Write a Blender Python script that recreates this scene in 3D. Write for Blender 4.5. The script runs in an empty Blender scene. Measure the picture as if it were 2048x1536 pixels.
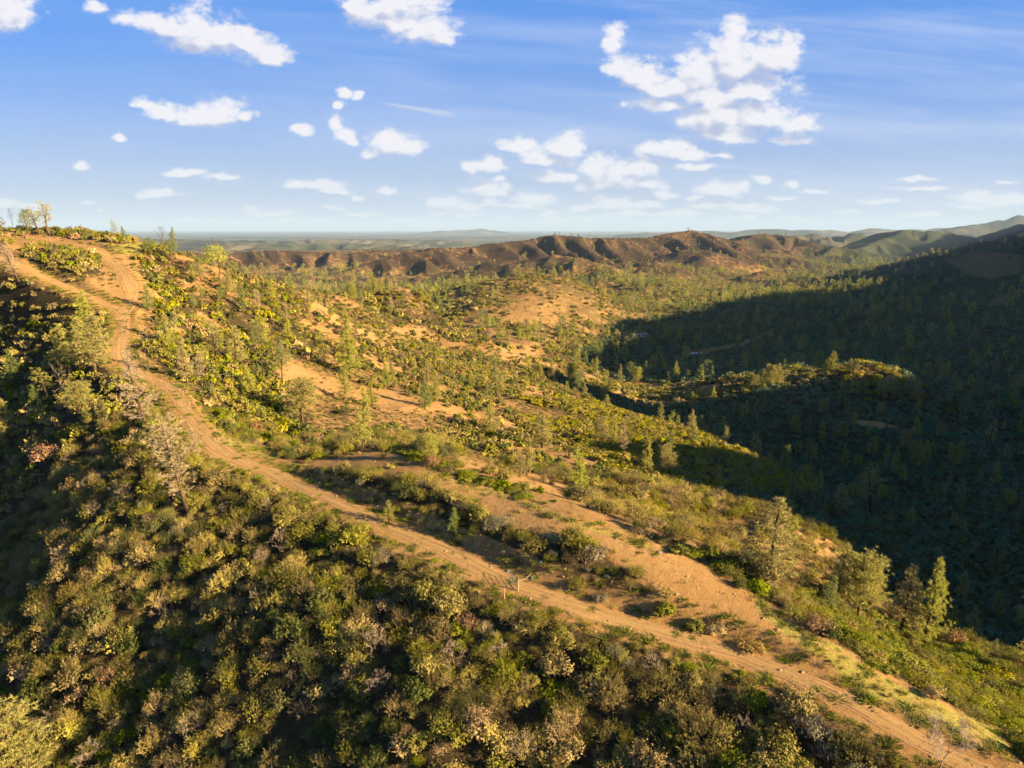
import bpy, math, random, os
import numpy as np
R = math.radians
scene = bpy.context.scene
COL = scene.collection

# ------------------------------------------------------------------ camera
FPX = 1365.0                      # focal length in pixels of the 2048 px wide photograph
PITCH = math.atan(310.0 / FPX)    # horizon sits 310 px above the middle
cam_d = bpy.data.cameras.new('camera')
cam_d.sensor_width = 36.0
cam_d.lens = 36.0 * FPX / 2048.0
cam_d.clip_start = 0.5
cam_d.clip_end = 400000.0
cam = bpy.data.objects.new('camera', cam_d)
COL.objects.link(cam)
cam.location = (0, 0, 0)
cam.rotation_euler = (math.pi / 2 - PITCH, 0, 0)
scene.camera = cam

# ------------------------------------------------------------------ light
SUN_EL = R(17.0)
SUN_AZ = R(112.0)                 # clockwise from +Y: to the right and a little behind the camera
S2 = np.array([math.sin(SUN_AZ), math.cos(SUN_AZ)])
TAN_EL = math.tan(SUN_EL)
sd = bpy.data.lights.new('sun', 'SUN')
sd.energy = 5.0
sd.angle = R(0.5)
sd.color = (1.0, 0.73, 0.39)
sun = bpy.data.objects.new('sun', sd)
COL.objects.link(sun)
from mathutils import Vector, Matrix
sdir = Vector((math.sin(SUN_AZ) * math.cos(SUN_EL), math.cos(SUN_AZ) * math.cos(SUN_EL), math.sin(SUN_EL)))
sun.rotation_euler = sdir.to_track_quat('Z', 'Y').to_euler()
sun.location = sdir * 500

scene.view_settings.view_transform = 'Standard'
scene.view_settings.look = 'None'
scene.view_settings.exposure = 2.1
scene.view_settings.gamma = 1.0
scene.render.engine = 'CYCLES'
cy = scene.cycles
cy.max_bounces = 5
cy.diffuse_bounces = 1
cy.glossy_bounces = 1
cy.transmission_bounces = 2
cy.transparent_max_bounces = 8
cy.volume_bounces = 0
cy.caustics_reflective = False
cy.caustics_refractive = False
cy.sample_clamp_indirect = 4.0
cy.use_denoising = True
cy.use_adaptive_sampling = True
cy.adaptive_threshold = 0.02


# ------------------------------------------------------------------ node helpers
class NT:
    def __init__(s, tree):
        s.t = tree
        s.t.nodes.clear()

    def n(s, typ, **kw):
        nd = s.t.nodes.new(typ)
        ins = kw.pop('ins', {})
        for k, v in kw.items():
            setattr(nd, k, v)
        for k, v in ins.items():
            if isinstance(v, bpy.types.NodeSocket):
                s.t.links.new(v, nd.inputs[k])
            else:
                nd.inputs[k].default_value = v
        return nd

    def m(s, op, a, b=None, c=None, clamp=False):
        nd = s.n('ShaderNodeMath', operation=op, use_clamp=clamp)
        for i, v in enumerate((a, b, c)):
            if v is None:
                continue
            if isinstance(v, bpy.types.NodeSocket):
                s.t.links.new(v, nd.inputs[i])
            else:
                nd.inputs[i].default_value = v
        return nd.outputs[0]

    def v(s, op, a, b=None, c=None):
        nd = s.n('ShaderNodeVectorMath', operation=op)
        for i, v in enumerate((a, b, c)):
            if v is None:
                continue
            if isinstance(v, bpy.types.NodeSocket):
                s.t.links.new(v, nd.inputs[i])
            else:
                nd.inputs[i].default_value = v
        return nd.outputs['Value'] if op in ('LENGTH', 'DOT_PRODUCT') else nd.outputs[0]

    def mix(s, f, a, b, blend='MIX'):
        nd = s.n('ShaderNodeMix', data_type='RGBA', blend_type=blend)
        for i, v in ((0, f), (6, a), (7, b)):
            if isinstance(v, bpy.types.NodeSocket):
                s.t.links.new(v, nd.inputs[i])
            else:
                nd.inputs[i].default_value = v if i == 0 else (*v[:3], 1)
        return nd.outputs[2]

    def noise(s, vec, scale, detail=4, rough=0.55, dist=0.0, lac=2.0):
        nd = s.n('ShaderNodeTexNoise', ins={'Scale': scale, 'Detail': detail, 'Roughness': rough, 'Distortion': dist, 'Lacunarity': lac})
        s.t.links.new(vec, nd.inputs['Vector'])
        return nd.outputs['Fac']

    def ramp(s, f, lo, hi, a=0.0, b=1.0, smooth=True):
        nd = s.n('ShaderNodeMapRange', interpolation_type='SMOOTHSTEP' if smooth else 'LINEAR',
                 ins={'Value': f, 'From Min': lo, 'From Max': hi, 'To Min': a, 'To Max': b})
        return nd.outputs[0]


# ------------------------------------------------------------------ sky with clouds
world = bpy.data.worlds.new('World')
scene.world = world
world.use_nodes = True
W = NT(world.node_tree)
sky = W.n('ShaderNodeTexSky', sky_type='NISHITA', sun_disc=False, sun_elevation=SUN_EL, sun_rotation=SUN_AZ,
          altitude=600.0, air_density=1.0, dust_density=0.4, ozone_density=2.5)
SKY_STRENGTH = 0.05


def uv_dir(px, py):
    """direction of a photo pixel as tan coordinates on the plane y = 1"""
    xc, yc = (px - 1024) / FPX, -(py - 768) / FPX
    c, s = math.cos(PITCH), math.sin(PITCH)
    d = (xc, c + yc * s, -s + yc * c)
    return d[0] / d[1], d[2] / d[1]


# lobes of every cloud: px, py, half width, half height (photo pixels)
CLOUDS = [
    # long cloud upper left
    (262, 40, 30, 13), (300, 45, 35, 14), (345, 60, 42, 24), (395, 62, 50, 36), (445, 75, 52, 36), (495, 92, 42, 28), (540, 108, 34, 18), (400, 88, 60, 20),
    (200, 22, 16, 10),
    (5, 30, 45, 32), (0, 5, 50, 22),
    # second left
    (290, 212, 26, 10), (335, 226, 36, 16), (385, 236, 46, 18), (430, 232, 40, 22), (462, 218, 34, 20), (495, 230, 22, 10),
    # top centre
    (712, 10, 28, 22), (760, 20, 50, 34), (810, 40, 55, 34), (860, 52, 45, 34), (885, 72, 28, 16), (800, 0, 70, 20),
    # wisps centre
    (690, 186, 20, 8), (712, 190, 14, 10), (675, 208, 9, 9), (676, 245, 11, 17), (688, 268, 16, 18), (700, 284, 12, 8), (607, 258, 18, 12),
    # puff
    (770, 278, 26, 18), (790, 296, 38, 24), (750, 310, 18, 14), (825, 300, 22, 14),
    # big right cloud
    (1232, 70, 16, 20), (1228, 95, 16, 16), (1250, 140, 26, 22), (1290, 160, 40, 26), (1330, 180, 50, 24), (1400, 150, 60, 42), (1470, 130, 62, 48),
    (1535, 120, 50, 40), (1582, 95, 20, 30), (1462, 68, 22, 26), (1500, 180, 70, 30), (1400, 195, 60, 24),
    (1330, 212, 55, 14), (1440, 230, 80, 32), (1520, 235, 60, 30), (1590, 248, 34, 16), (1460, 268, 60, 22), (1575, 280, 34, 12), (1410, 245, 50, 22),
    # middle cumulus field
    (1035, 295, 34, 16), (1070, 312, 36, 16), (1130, 300, 36, 26), (1095, 322, 50, 12), (965, 335, 34, 10), (985, 325, 18, 12), (935, 338, 14, 10),
    (1200, 335, 40, 24), (1255, 345, 50, 22), (1290, 335, 36, 22), (1230, 370, 70, 18), (1110, 355, 50, 12), (1290, 372, 40, 14),
    (1340, 295, 50, 18), (1380, 312, 60, 12), (1440, 312, 30, 8), (1380, 335, 40, 7),
    (965, 378, 40, 18), (990, 388, 26, 10), (890, 404, 44, 12), (960, 412, 50, 12), (1075, 398, 38, 14), (1050, 415, 30, 8), (1090, 428, 26, 7),
    (1225, 408, 60, 16), (1290, 415, 40, 9), (1440, 382, 50, 16), (1480, 378, 20, 12), (1525, 360, 16, 9), (1583, 372, 11, 7),
    (1420, 412, 40, 9), (1480, 418, 40, 9), (1530, 425, 30, 8), (1190, 435, 60, 6), (1350, 430, 50, 7), (800, 444, 30, 5), (870, 447, 24, 5),
    (1830, 358, 34, 6), (1850, 380, 44, 5), (1960, 398, 34, 9), (2020, 402, 44, 12), (1940, 412, 30, 6), (2010, 366, 24, 6), (1840, 435, 36, 5), (1750, 405, 40, 5),
    (1010, 440, 26, 5), (1120, 440, 34, 5), (1260, 428, 50, 6), (1400, 440, 44, 5), (1480, 438, 30, 5), (1600, 440, 40, 4), (940, 432, 30, 5), (720, 430, 24, 5), (1680, 425, 36, 4),
    (880, 425, 20, 5), (1160, 415, 30, 7), (1330, 395, 26, 8), (1385, 400, 20, 7), (1560, 400, 26, 5), (1620, 385, 20, 4), (990, 360, 18, 7),
    # small ones on the left
    (327, 388, 34, 8), (330, 383, 16, 9), (290, 392, 16, 5), (370, 344, 36, 6), (345, 345, 20, 5), (450, 354, 26, 7),
    (600, 374, 34, 8), (640, 374, 40, 11), (665, 385, 28, 6), (772, 388, 15, 6), (710, 398, 12, 7), (665, 418, 17, 6),
    (500, 420, 22, 9), (530, 430, 24, 7), (560, 432, 24, 6), (243, 281, 11, 8), (162, 335, 11, 8), (180, 407, 14, 5), (10, 408, 34, 12), (60, 412, 30, 8),
    (205, 424, 8, 4), (450, 445, 30, 5), (560, 447, 34, 5), (640, 448, 28, 4), (380, 446, 20, 5),
]


def build_world():
    tc = W.n('ShaderNodeTexCoord').outputs['Generated']
    sep = W.n('ShaderNodeSeparateXYZ', ins={0: tc})
    y = W.m('MAXIMUM', sep.outputs[1], 0.02)
    u = W.m('DIVIDE', sep.outputs[0], y)
    v = W.m('DIVIDE', sep.outputs[2], y)
    uvw = W.n('ShaderNodeCombineXYZ', ins={0: u, 1: W.m('MULTIPLY', v, 1.5), 2: 0.0}).outputs[0]
    # the outline of each cloud is bent by noise
    def warp(vec, sc, amp, off):
        nd = W.n('ShaderNodeTexNoise', ins={'Scale': sc, 'Detail': 3.0, 'Roughness': 0.6})
        W.t.links.new(W.v('ADD', vec, off), nd.inputs['Vector'])
        return W.v('MULTIPLY_ADD', W.v('SUBTRACT', nd.outputs['Color'], (.5, .5, .5)), (amp, amp, 0), vec)
    w1 = warp(uvw, 14.0, 0.040, (3.1, 7.7, 1.3))

    def field(shift):
        s2 = W.n('ShaderNodeSeparateXYZ', ins={0: W.v('ADD', w1, shift)})
        uu = W.n('ShaderNodeCombineXYZ', ins={0: s2.outputs[0], 1: s2.outputs[0], 2: s2.outputs[0]}).outputs[0]
        vv = W.n('ShaderNodeCombineXYZ', ins={0: s2.outputs[1], 1: s2.outputs[1], 2: s2.outputs[1]}).outputs[0]
        acc = None
        L = list(CLOUDS)
        if shift[0]:
            L = [q for q in L if q[2] > 24]         # only the larger clouds have a shaded side worth finding
        while len(L) % 3:
            L.append(L[-1])
        for i in range(0, len(L), 3):
            iu, cu, iv, cv = [], [], [], []
            for (px, py, a, b) in L[i:i + 3]:
                U, V = uv_dir(px, py)
                a = a * 1.12
                b = b * 1.12
                iu.append(FPX / a); cu.append(-U * FPX / a)
                iv.append(FPX / b / 1.5); cv.append(-V * FPX / b)
            A = W.v('MULTIPLY_ADD', uu, tuple(iu), tuple(cu))
            B = W.v('MULTIPLY_ADD', vv, tuple(iv), tuple(cv))
            B = W.v('MAXIMUM', B, W.v('MULTIPLY', B, (-1.45, -1.45, -1.45)))      # flat bases
            D = W.v('MULTIPLY_ADD', B, B, W.v('MULTIPLY', A, A))
            acc = D if acc is None else W.v('MINIMUM', acc, D)
        s3 = W.n('ShaderNodeSeparateXYZ', ins={0: acc})
        return W.m('MINIMUM', W.m('MINIMUM', s3.outputs[0], s3.outputs[1]), s3.outputs[2])
    def texture(shift, det):
        """broken edges and rounded billows"""
        b = W.v('ADD', uvw, shift)
        n = W.noise(b, 20.0, det, 0.62)
        vo = W.n('ShaderNodeTexVoronoi', feature='F1', ins={'Scale': 44.0})
        W.t.links.new(W.v('ADD', b, W.n('ShaderNodeCombineXYZ', ins={0: W.m('MULTIPLY', n, .03), 1: W.m('MULTIPLY', n, .02)}).outputs[0]), vo.inputs['Vector'])
        return W.m('ADD', W.m('MULTIPLY', W.m('SUBTRACT', n, 0.5), 1.8), W.m('MULTIPLY', W.m('SUBTRACT', 0.48, vo.outputs['Distance']), 0.55)), n
    t0, p0 = texture((0, 0, 0), 8)
    t1, _ = texture((0.007, 0.016, 0), 4)           # a step towards the sun
    fine = W.m('MULTIPLY', W.m('SUBTRACT', W.noise(uvw, 75.0, 5, 0.65), 0.5), 1.5)
    d0 = W.m('SQRT', field((0, 0, 0)))
    d1 = W.m('SQRT', field((0.010, 0.030, 0)))
    dens = W.m('ADD', W.m('ADD', W.m('SUBTRACT', 1.12, d0), t0), fine)
    mask = W.ramp(dens, -0.28, 0.68)
    thick = W.ramp(dens, 0.2, 1.1)
    relief = W.ramp(W.m('ADD', W.m('SUBTRACT', t0, t1), W.m('MULTIPLY', W.m('SUBTRACT', d1, d0), 0.9)), -0.55, 0.35)
    up = W.ramp(v, 0.0, 0.12)
    # high thin streaks, mostly to the right
    st = W.n('ShaderNodeCombineXYZ', ins={0: W.m('MULTIPLY', u, 1.3), 1: W.m('MULTIPLY_ADD', v, 17.0, W.m('MULTIPLY', u, 1.2)), 2: 4.0}).outputs[0]
    cir = W.noise(st, 1.5, 7, 0.6, 0.3)
    side = W.ramp(u, -0.75, 0.45)
    cirm = W.m('MULTIPLY', W.ramp(cir, 0.36, 0.72), W.m('MULTIPLY_ADD', side, 0.36, 0.05))
    # contrail
    ax, ay = uv_dir(745, 202)
    bx, by = uv_dir(918, 232)
    L = math.hypot(bx - ax, by - ay)
    ca, sa = (bx - ax) / L, (by - ay) / L
    du = W.m('SUBTRACT', u, ax)
    dv = W.m('SUBTRACT', v, ay)
    al = W.m('ADD', W.m('MULTIPLY', du, ca), W.m('MULTIPLY', dv, sa))
    ac = W.m('ADD', W.m('MULTIPLY', du, -sa), W.m('MULTIPLY', dv, ca))
    wd = W.m('MULTIPLY_ADD', W.m('DIVIDE', al, L), 0.0035, 0.0012)
    ct = W.m('MULTIPLY', W.ramp(W.m('DIVIDE', W.m('ABSOLUTE', W.m('MULTIPLY_ADD', W.m('SUBTRACT', p0, .5), .006, ac)), wd), 1.3, 0.2),
             W.m('MULTIPLY', W.ramp(al, 0.0, 0.04), W.ramp(al, L, L - 0.02)))
    ct = W.m('MULTIPLY', ct, 0.45)
    k = 0.233 / SKY_STRENGTH
    # clear sky of the physical model, a little purer in blue as in the photograph
    hsv = W.n('ShaderNodeHueSaturation', ins={'Hue': 0.512, 'Saturation': 1.22, 'Value': 1.0, 'Fac': 1.0, 'Color': sky.outputs[0]}).outputs[0]
    # low, sunlit dust whitens the air towards the horizon
    hz = W.m('POWER', W.ramp(v, 0.27, 0.0, smooth=False), 1.45)
    deep = W.ramp(sep.outputs[2], 0.31, 0.60)
    hsv = W.mix(0.85, hsv, (0.085 * k, 0.295 * k, 0.84 * k))
    hsv = W.mix(deep, hsv, (0.010 * k, 0.100 * k, 0.26 * k))
    hsv = W.mix(W.m('MULTIPLY', hz, 0.97), hsv, (0.56 * k, 0.63 * k, 0.76 * k))
    lit = W.mix(relief, (0.52 * k, 0.57 * k, 0.76 * k), (0.99 * k, 0.96 * k, 0.96 * k))
    core = W.mix(relief, (0.40 * k, 0.44 * k, 0.63 * k), (0.92 * k, 0.90 * k, 0.95 * k))
    ccol = W.mix(W.m('MULTIPLY', thick, 0.75), lit, core)
    c1 = W.mix(cirm, hsv, (0.72 * k, 0.80 * k, 0.98 * k))
    c1 = W.mix(ct, c1, (0.75 * k, 0.78 * k, 0.84 * k))
    mm = W.m('MULTIPLY', mask, W.m('MULTIPLY_ADD', up, 0.28, 0.66))
    c2 = W.mix(mm, c1, ccol)
    bg = W.n('ShaderNodeBackground', ins={'Color': c2, 'Strength': SKY_STRENGTH})
    out = W.n('ShaderNodeOutputWorld')
    W.t.links.new(bg.outputs[0], out.inputs[0])


build_world()
world.cycles.sampling_method = 'MANUAL'
world.cycles.sample_map_resolution = 512

# ------------------------------------------------------------------ numeric noise
def _hash(ix, iy, seed):
    h = (ix.astype(np.int64) * 374761393 + iy.astype(np.int64) * 668265263 + seed * 974711) & 0xFFFFFFFF
    h = ((h ^ (h >> 13)) * 1274126177) & 0xFFFFFFFF
    h = (h ^ (h >> 16)) & 0xFFFFFFFF
    return h / 4294967295.0


def vnoise(x, y, seed=0):
    ix, iy = np.floor(x), np.floor(y)
    fx, fy = x - ix, y - iy
    fx = fx * fx * fx * (fx * (fx * 6 - 15) + 10)
    fy = fy * fy * fy * (fy * (fy * 6 - 15) + 10)
    a = _hash(ix, iy, seed); b = _hash(ix + 1, iy, seed)
    c = _hash(ix, iy + 1, seed); d = _hash(ix + 1, iy + 1, seed)
    return (a + (b - a) * fx + (c - a) * fy + (a - b - c + d) * fx * fy) * 2 - 1


def fbm(x, y, lam, octs=4, seed=0, gain=0.5):
    s = 0; amp = 1.0; f = 1.0 / lam; tot = 0
    for i in range(octs):
        ca, sa = math.cos(i * 1.1 + .3), math.sin(i * 1.1 + .3)
        s = s + amp * vnoise((x * ca - y * sa) * f + i * 17.3, (x * sa + y * ca) * f - i * 9.1, seed + i)
        tot += amp; amp *= gain; f *= 2.03
    return s / tot


def ridged(x, y, lam, octs=4, seed=0, gain=0.5):
    s = 0; amp = 1.0; f = 1.0 / lam; tot = 0
    for i in range(octs):
        ca, sa = math.cos(i * 1.3 + .7), math.sin(i * 1.3 + .7)
        n = 1 - np.abs(vnoise((x * ca - y * sa) * f + i * 7.3, (x * sa + y * ca) * f - i * 3.1, seed + i)) * 1.6
        s = s + amp * n; tot += amp; amp *= gain; f *= 2.1
    return s / tot


def sstep(a, b, x):
    t = np.clip((x - a) / (b - a), 0, 1)
    return t * t * (3 - 2 * t)


# ------------------------------------------------------------------ terrain skeleton
CP_, SP_ = math.cos(PITCH), math.sin(PITCH)


def P(px, py, t):
    xc, yc = (px - 1024) / FPX, -(py - 768) / FPX
    return (xc * t, (CP_ + yc * SP_) * t, (-SP_ + yc * CP_) * t)


ROAD = [(2150, 1615, 52), (1960, 1536, 55.5), (1850, 1490, 57.7), (1700, 1408, 62), (1500, 1315, 68.3), (1300, 1258, 72), (1150, 1210, 75.2), (1036, 1172, 78.3),
        (900, 1105, 85.2), (750, 1040, 93.3), (640, 990, 101), (560, 952, 108), (480, 922, 112.5), (430, 892, 117.5), (390, 850, 126), (362, 805, 136),
        (345, 780, 143), (300, 757, 150), (245, 722, 160), (238, 690, 168), (250, 655, 180), (246, 628, 191), (215, 611, 196), (170, 590, 200), (100, 560, 207), (50, 535, 212), (0, 515, 218),
        (-100, 490, 228), (-250, 470, 245)]
SPUR_ROAD = [(238, 640, 187), (262, 600, 200), (255, 560, 212), (225, 525, 232), (195, 500, 243), (150, 488, 250), (95, 482, 254), (45, 478, 254), (-40, 474, 254)]
PTS = [
    # foreground brush slope
    (0, 1536, 80), (300, 1536, 73), (600, 1536, 68), (1024, 1536, 62), (1300, 1536, 59.5), (1500, 1500, 59), (1700, 1536, 57.5),
    (1024, 2000, 44), (0, 2000, 58), (2048, 2000, 38), (300, 1300, 86), (0, 1300, 97), (0, 1150, 120), (150, 1000, 117), (0, 1000, 134), (0, 900, 152),
    (300, 1100, 97), (600, 1250, 78), (900, 1400, 66), (20, 880, 152), (100, 750, 178), (200, 850, 135), (250, 950, 116), (450, 1050, 98), (300, 850, 133),
    (0, 640, 208), (100, 650, 195), (-200, 900, 170), (-200, 1200, 140), (-200, 1600, 95), (1200, 1400, 65.5), (700, 1130, 86.5), (1500, 1400, 64),
    # clearing and hill top
    (200, 505, 240), (240, 560, 210), (290, 590, 205), (160, 463, 268), (95, 466, 268), (0, 467, 255), (210, 467, 272), (250, 480, 262), (300, 500, 255),
    (380, 535, 250), (440, 565, 248), (520, 585, 262), (600, 592, 300), (700, 600, 380), (760, 612, 430), (850, 640, 480), (950, 660, 520), (-150, 465, 260), (-400, 465, 280),
    # sunlit flank
    (350, 620, 215), (450, 680, 205), (400, 700, 190), (330, 700, 172), (550, 650, 240), (550, 750, 190), (450, 800, 158), (550, 880, 142), (480, 870, 133),
    (620, 900, 130), (700, 700, 260), (700, 780, 205), (700, 850, 168), (750, 880, 142), (740, 908, 113), (850, 800, 215), (850, 700, 330), (1000, 780, 280), (1000, 700, 420),
    (980, 865, 200), (1000, 640, 700), (1100, 700, 470), (1100, 800, 270), (1100, 900, 185), (1200, 900, 205), (1200, 850, 255), (1300, 880, 232),
    # cleared crest
    (850, 928, 105), (1000, 988, 95.5), (1150, 1032, 88.3), (1300, 1088, 83.3), (1450, 1155, 78.6), (1600, 1245, 72.6), (1750, 1335, 67.8), (1900, 1420, 63.3), (2048, 1500, 60),
    (900, 900, 140), (1000, 930, 150), (1150, 960, 138), (1150, 1000, 112), (1300, 1010, 122), (1300, 965, 150), (1450, 1060, 112), (1600, 1130, 102),
    (1700, 1230, 92), (1850, 1350, 80), (2000, 1420, 74), (1450, 1003, 140), (1600, 1064, 130), (1700, 1120, 122), (1760, 1206, 109), (1850, 1288, 100), (1950, 1294, 101), (2048, 1316, 98), (2250, 1450, 82),
    (1850, 1350, 122), (1760, 1275, 132), (1700, 1190, 145), (1950, 1370, 122), (2048, 1395, 122), (1600, 1110, 155), (1850, 1320, 150), (1520, 1050, 165),
    (1450, 950, 195), (1650, 1000, 225), (1800, 1100, 222), (1800, 1190, 192), (1900, 1235, 188), (2000, 1215, 200),
    # spur edge against the dark valley, and the valley
    (1065, 727, 430), (1130, 762, 400), (1200, 806, 350), (1300, 840, 315), (1400, 870, 295), (1500, 907, 275), (1600, 962, 250),
    (1200, 760, 550), (1300, 800, 470), (1400, 840, 410), (1500, 880, 370), (1600, 930, 340), (1700, 1000, 290), (1900, 1200, 195), (2048, 1250, 183),
    (1800, 950, 310), (2000, 1000, 282), (2048, 1100, 232), (2300, 1150, 215), (2300, 1000, 290),
    (1480, 778, 445), (1600, 767, 445), (1700, 748, 450), (1780, 757, 440), (1850, 786, 425), (1950, 822, 410), (2048, 862, 395), (1700, 800, 415), (1700, 860, 372), (1850, 860, 378),
    (1600, 745, 600), (1750, 725, 620), (1900, 730, 600), (2048, 740, 560), (2300, 760, 520), (1400, 745, 560),
    (1300, 700, 700), (1450, 700, 700), (1300, 670, 850), (1500, 650, 900), (1700, 640, 850), (1900, 640, 780), (2048, 640, 720), (1700, 580, 1250), (1900, 580, 1050),
    (2048, 580, 950), (2048, 520, 1250), (1900, 520, 1500), (2048, 488, 1500), (1950, 494, 1650), (1860, 512, 1850), (1780, 530, 2000), (2300, 440, 1500), (2300, 560, 900),
    (1200, 640, 850), (1100, 600, 950), (1300, 600, 1200), (1500, 580, 1400), (1500, 550, 1900), (1300, 560, 1650), (1700, 550, 1900), (900, 600, 900), (800, 590, 1100),
    (1000, 590, 1150), (1200, 570, 1500), (850, 575, 1500),
]
WPTS = [(-170, 340, -25), (-130, 330, -40), (-90, 335, -50), (-60, 400, -64), (-60, 480, -80), (0, 600, -100), (-250, 300, -20), (-320, 420, -60), (-150, 650, -112), (-400, 700, -118),
        (-260, 215, -14), (-200, 110, -66), (-150, 30, -78), (-260, 60, -105), (-380, 180, -70), (-500, 350, -80), (100, -20, -70), (0, -60, -75), (40, 20, -47), (0, 20, -50), (200, 60, -95), (160, 20, -90),
        (-60, 0, -62), (-700, 1500, -120), (-900, 900, -125), (-1500, 1500, -125), (500, 150, -70), (800, 400, -60)]
for a in range(-100, 101, 12):
    for rr, zz in ((2600, -125), (4200, -130), (9000, -200)):
        WPTS.append((rr * math.sin(R(a)), rr * math.cos(R(a)), zz))
ctrl = [P(*p) for p in PTS] + [P(*p) for p in ROAD[::2]] + [P(*p) for p in SPUR_ROAD[1::2]] + WPTS
ctrl = np.array(ctrl)


def warp_co(x, y):
    return np.arctan2(x, y) * 1.15, np.log(np.maximum(np.hypot(x, y), 8.0))


cu, cv = warp_co(ctrl[:, 0], ctrl[:, 1])


def kern(d2):
    return np.where(d2 > 1e-12, d2 * np.log(d2 + 1e-12) * 0.5, 0)


N = len(ctrl)
A = np.zeros((N + 3, N + 3))
D2 = (cu[:, None] - cu[None]) ** 2 + (cv[:, None] - cv[None]) ** 2
A[:N, :N] = kern(D2) + np.eye(N) * 3e-5
A[:N, N] = 1; A[:N, N + 1] = cu; A[:N, N + 2] = cv
A[N, :N] = 1; A[N + 1, :N] = cu; A[N + 2, :N] = cv
wts = np.linalg.solve(A, np.concatenate([ctrl[:, 2], [0, 0, 0]]))
GT = np.linspace(R(-105), R(105), 700) * 1.15
GR = np.linspace(math.log(8), math.log(12000), 720)
gu, gv = np.meshgrid(GT, GR, indexing='ij')
grid = np.zeros_like(gu)
for i in range(0, len(GT), 20):
    u_, v_ = gu[i:i + 20].ravel(), gv[i:i + 20].ravel()
    d2 = (u_[:, None] - cu[None]) ** 2 + (v_[:, None] - cv[None]) ** 2
    grid[i:i + 20] = (kern(d2) @ wts[:N] + wts[N] + wts[N + 1] * u_ + wts[N + 2] * v_).reshape(-1, len(GR))


def base_h(x, y):
    u, v = warp_co(x, y)
    fu = np.clip((u - GT[0]) / (GT[1] - GT[0]), 0, len(GT) - 1.001)
    fv = np.clip((v - GR[0]) / (GR[1] - GR[0]), 0, len(GR) - 1.001)
    iu, iv = fu.astype(int), fv.astype(int)
    fu -= iu; fv -= iv
    z = grid[iu, iv] * (1 - fu) * (1 - fv) + grid[iu + 1, iv] * fu * (1 - fv) + grid[iu, iv + 1] * (1 - fu) * fv + grid[iu + 1, iv + 1] * fu * fv
    back = sstep(R(100) * 1.15, R(150) * 1.15, np.abs(u))
    return z * (1 - back) + (-80) * back


def polydist(x, y, pts):
    """distance to a polyline, running position and interpolated height"""
    best = np.full(x.shape, 1e12); hz = np.zeros(x.shape); ss = np.zeros(x.shape); sg = np.zeros(x.shape); acc = 0
    for a, b in zip(pts[:-1], pts[1:]):
        dx, dy = b[0] - a[0], b[1] - a[1]
        L2 = dx * dx + dy * dy
        t = np.clip(((x - a[0]) * dx + (y - a[1]) * dy) / L2, 0, 1)
        qx, qy = x - a[0] - t * dx, y - a[1] - t * dy
        d = qx * qx + qy * qy
        k = d < best
        best = np.where(k, d, best)
        hz = np.where(k, a[2] + t * (b[2] - a[2]), hz)
        ss = np.where(k, acc + t * math.sqrt(L2), ss)
        sg = np.where(k, np.sign(dx * qy - dy * qx), sg)
        acc += math.sqrt(L2)
    return np.sqrt(best), ss, hz, sg


def smooth_poly(pts, n=6):
    """Catmull-Rom through 3-D points"""
    out = []
    p = [np.array(q, float) for q in pts]
    p = [2 * p[0] - p[1]] + p + [2 * p[-1] - p[-2]]
    for i in range(1, len(p) - 2):
        for k in range(n):
            t = k / n
            out.append(0.5 * ((2 * p[i]) + (-p[i - 1] + p[i + 1]) * t + (2 * p[i - 1] - 5 * p[i] + 4 * p[i + 1] - p[i + 2]) * t * t + (-p[i - 1] + 3 * p[i] - 3 * p[i + 1] + p[i + 2]) * t ** 3))
    out.append(p[-2])
    return out


ROAD3 = smooth_poly([P(*p) for p in ROAD])
SPUR3 = smooth_poly([P(*p) for p in SPUR_ROAD])

POS_BELOW = bool(polydist(np.array([-140.0]), np.array([60.0]), ROAD3)[3][0] < 0)

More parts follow.
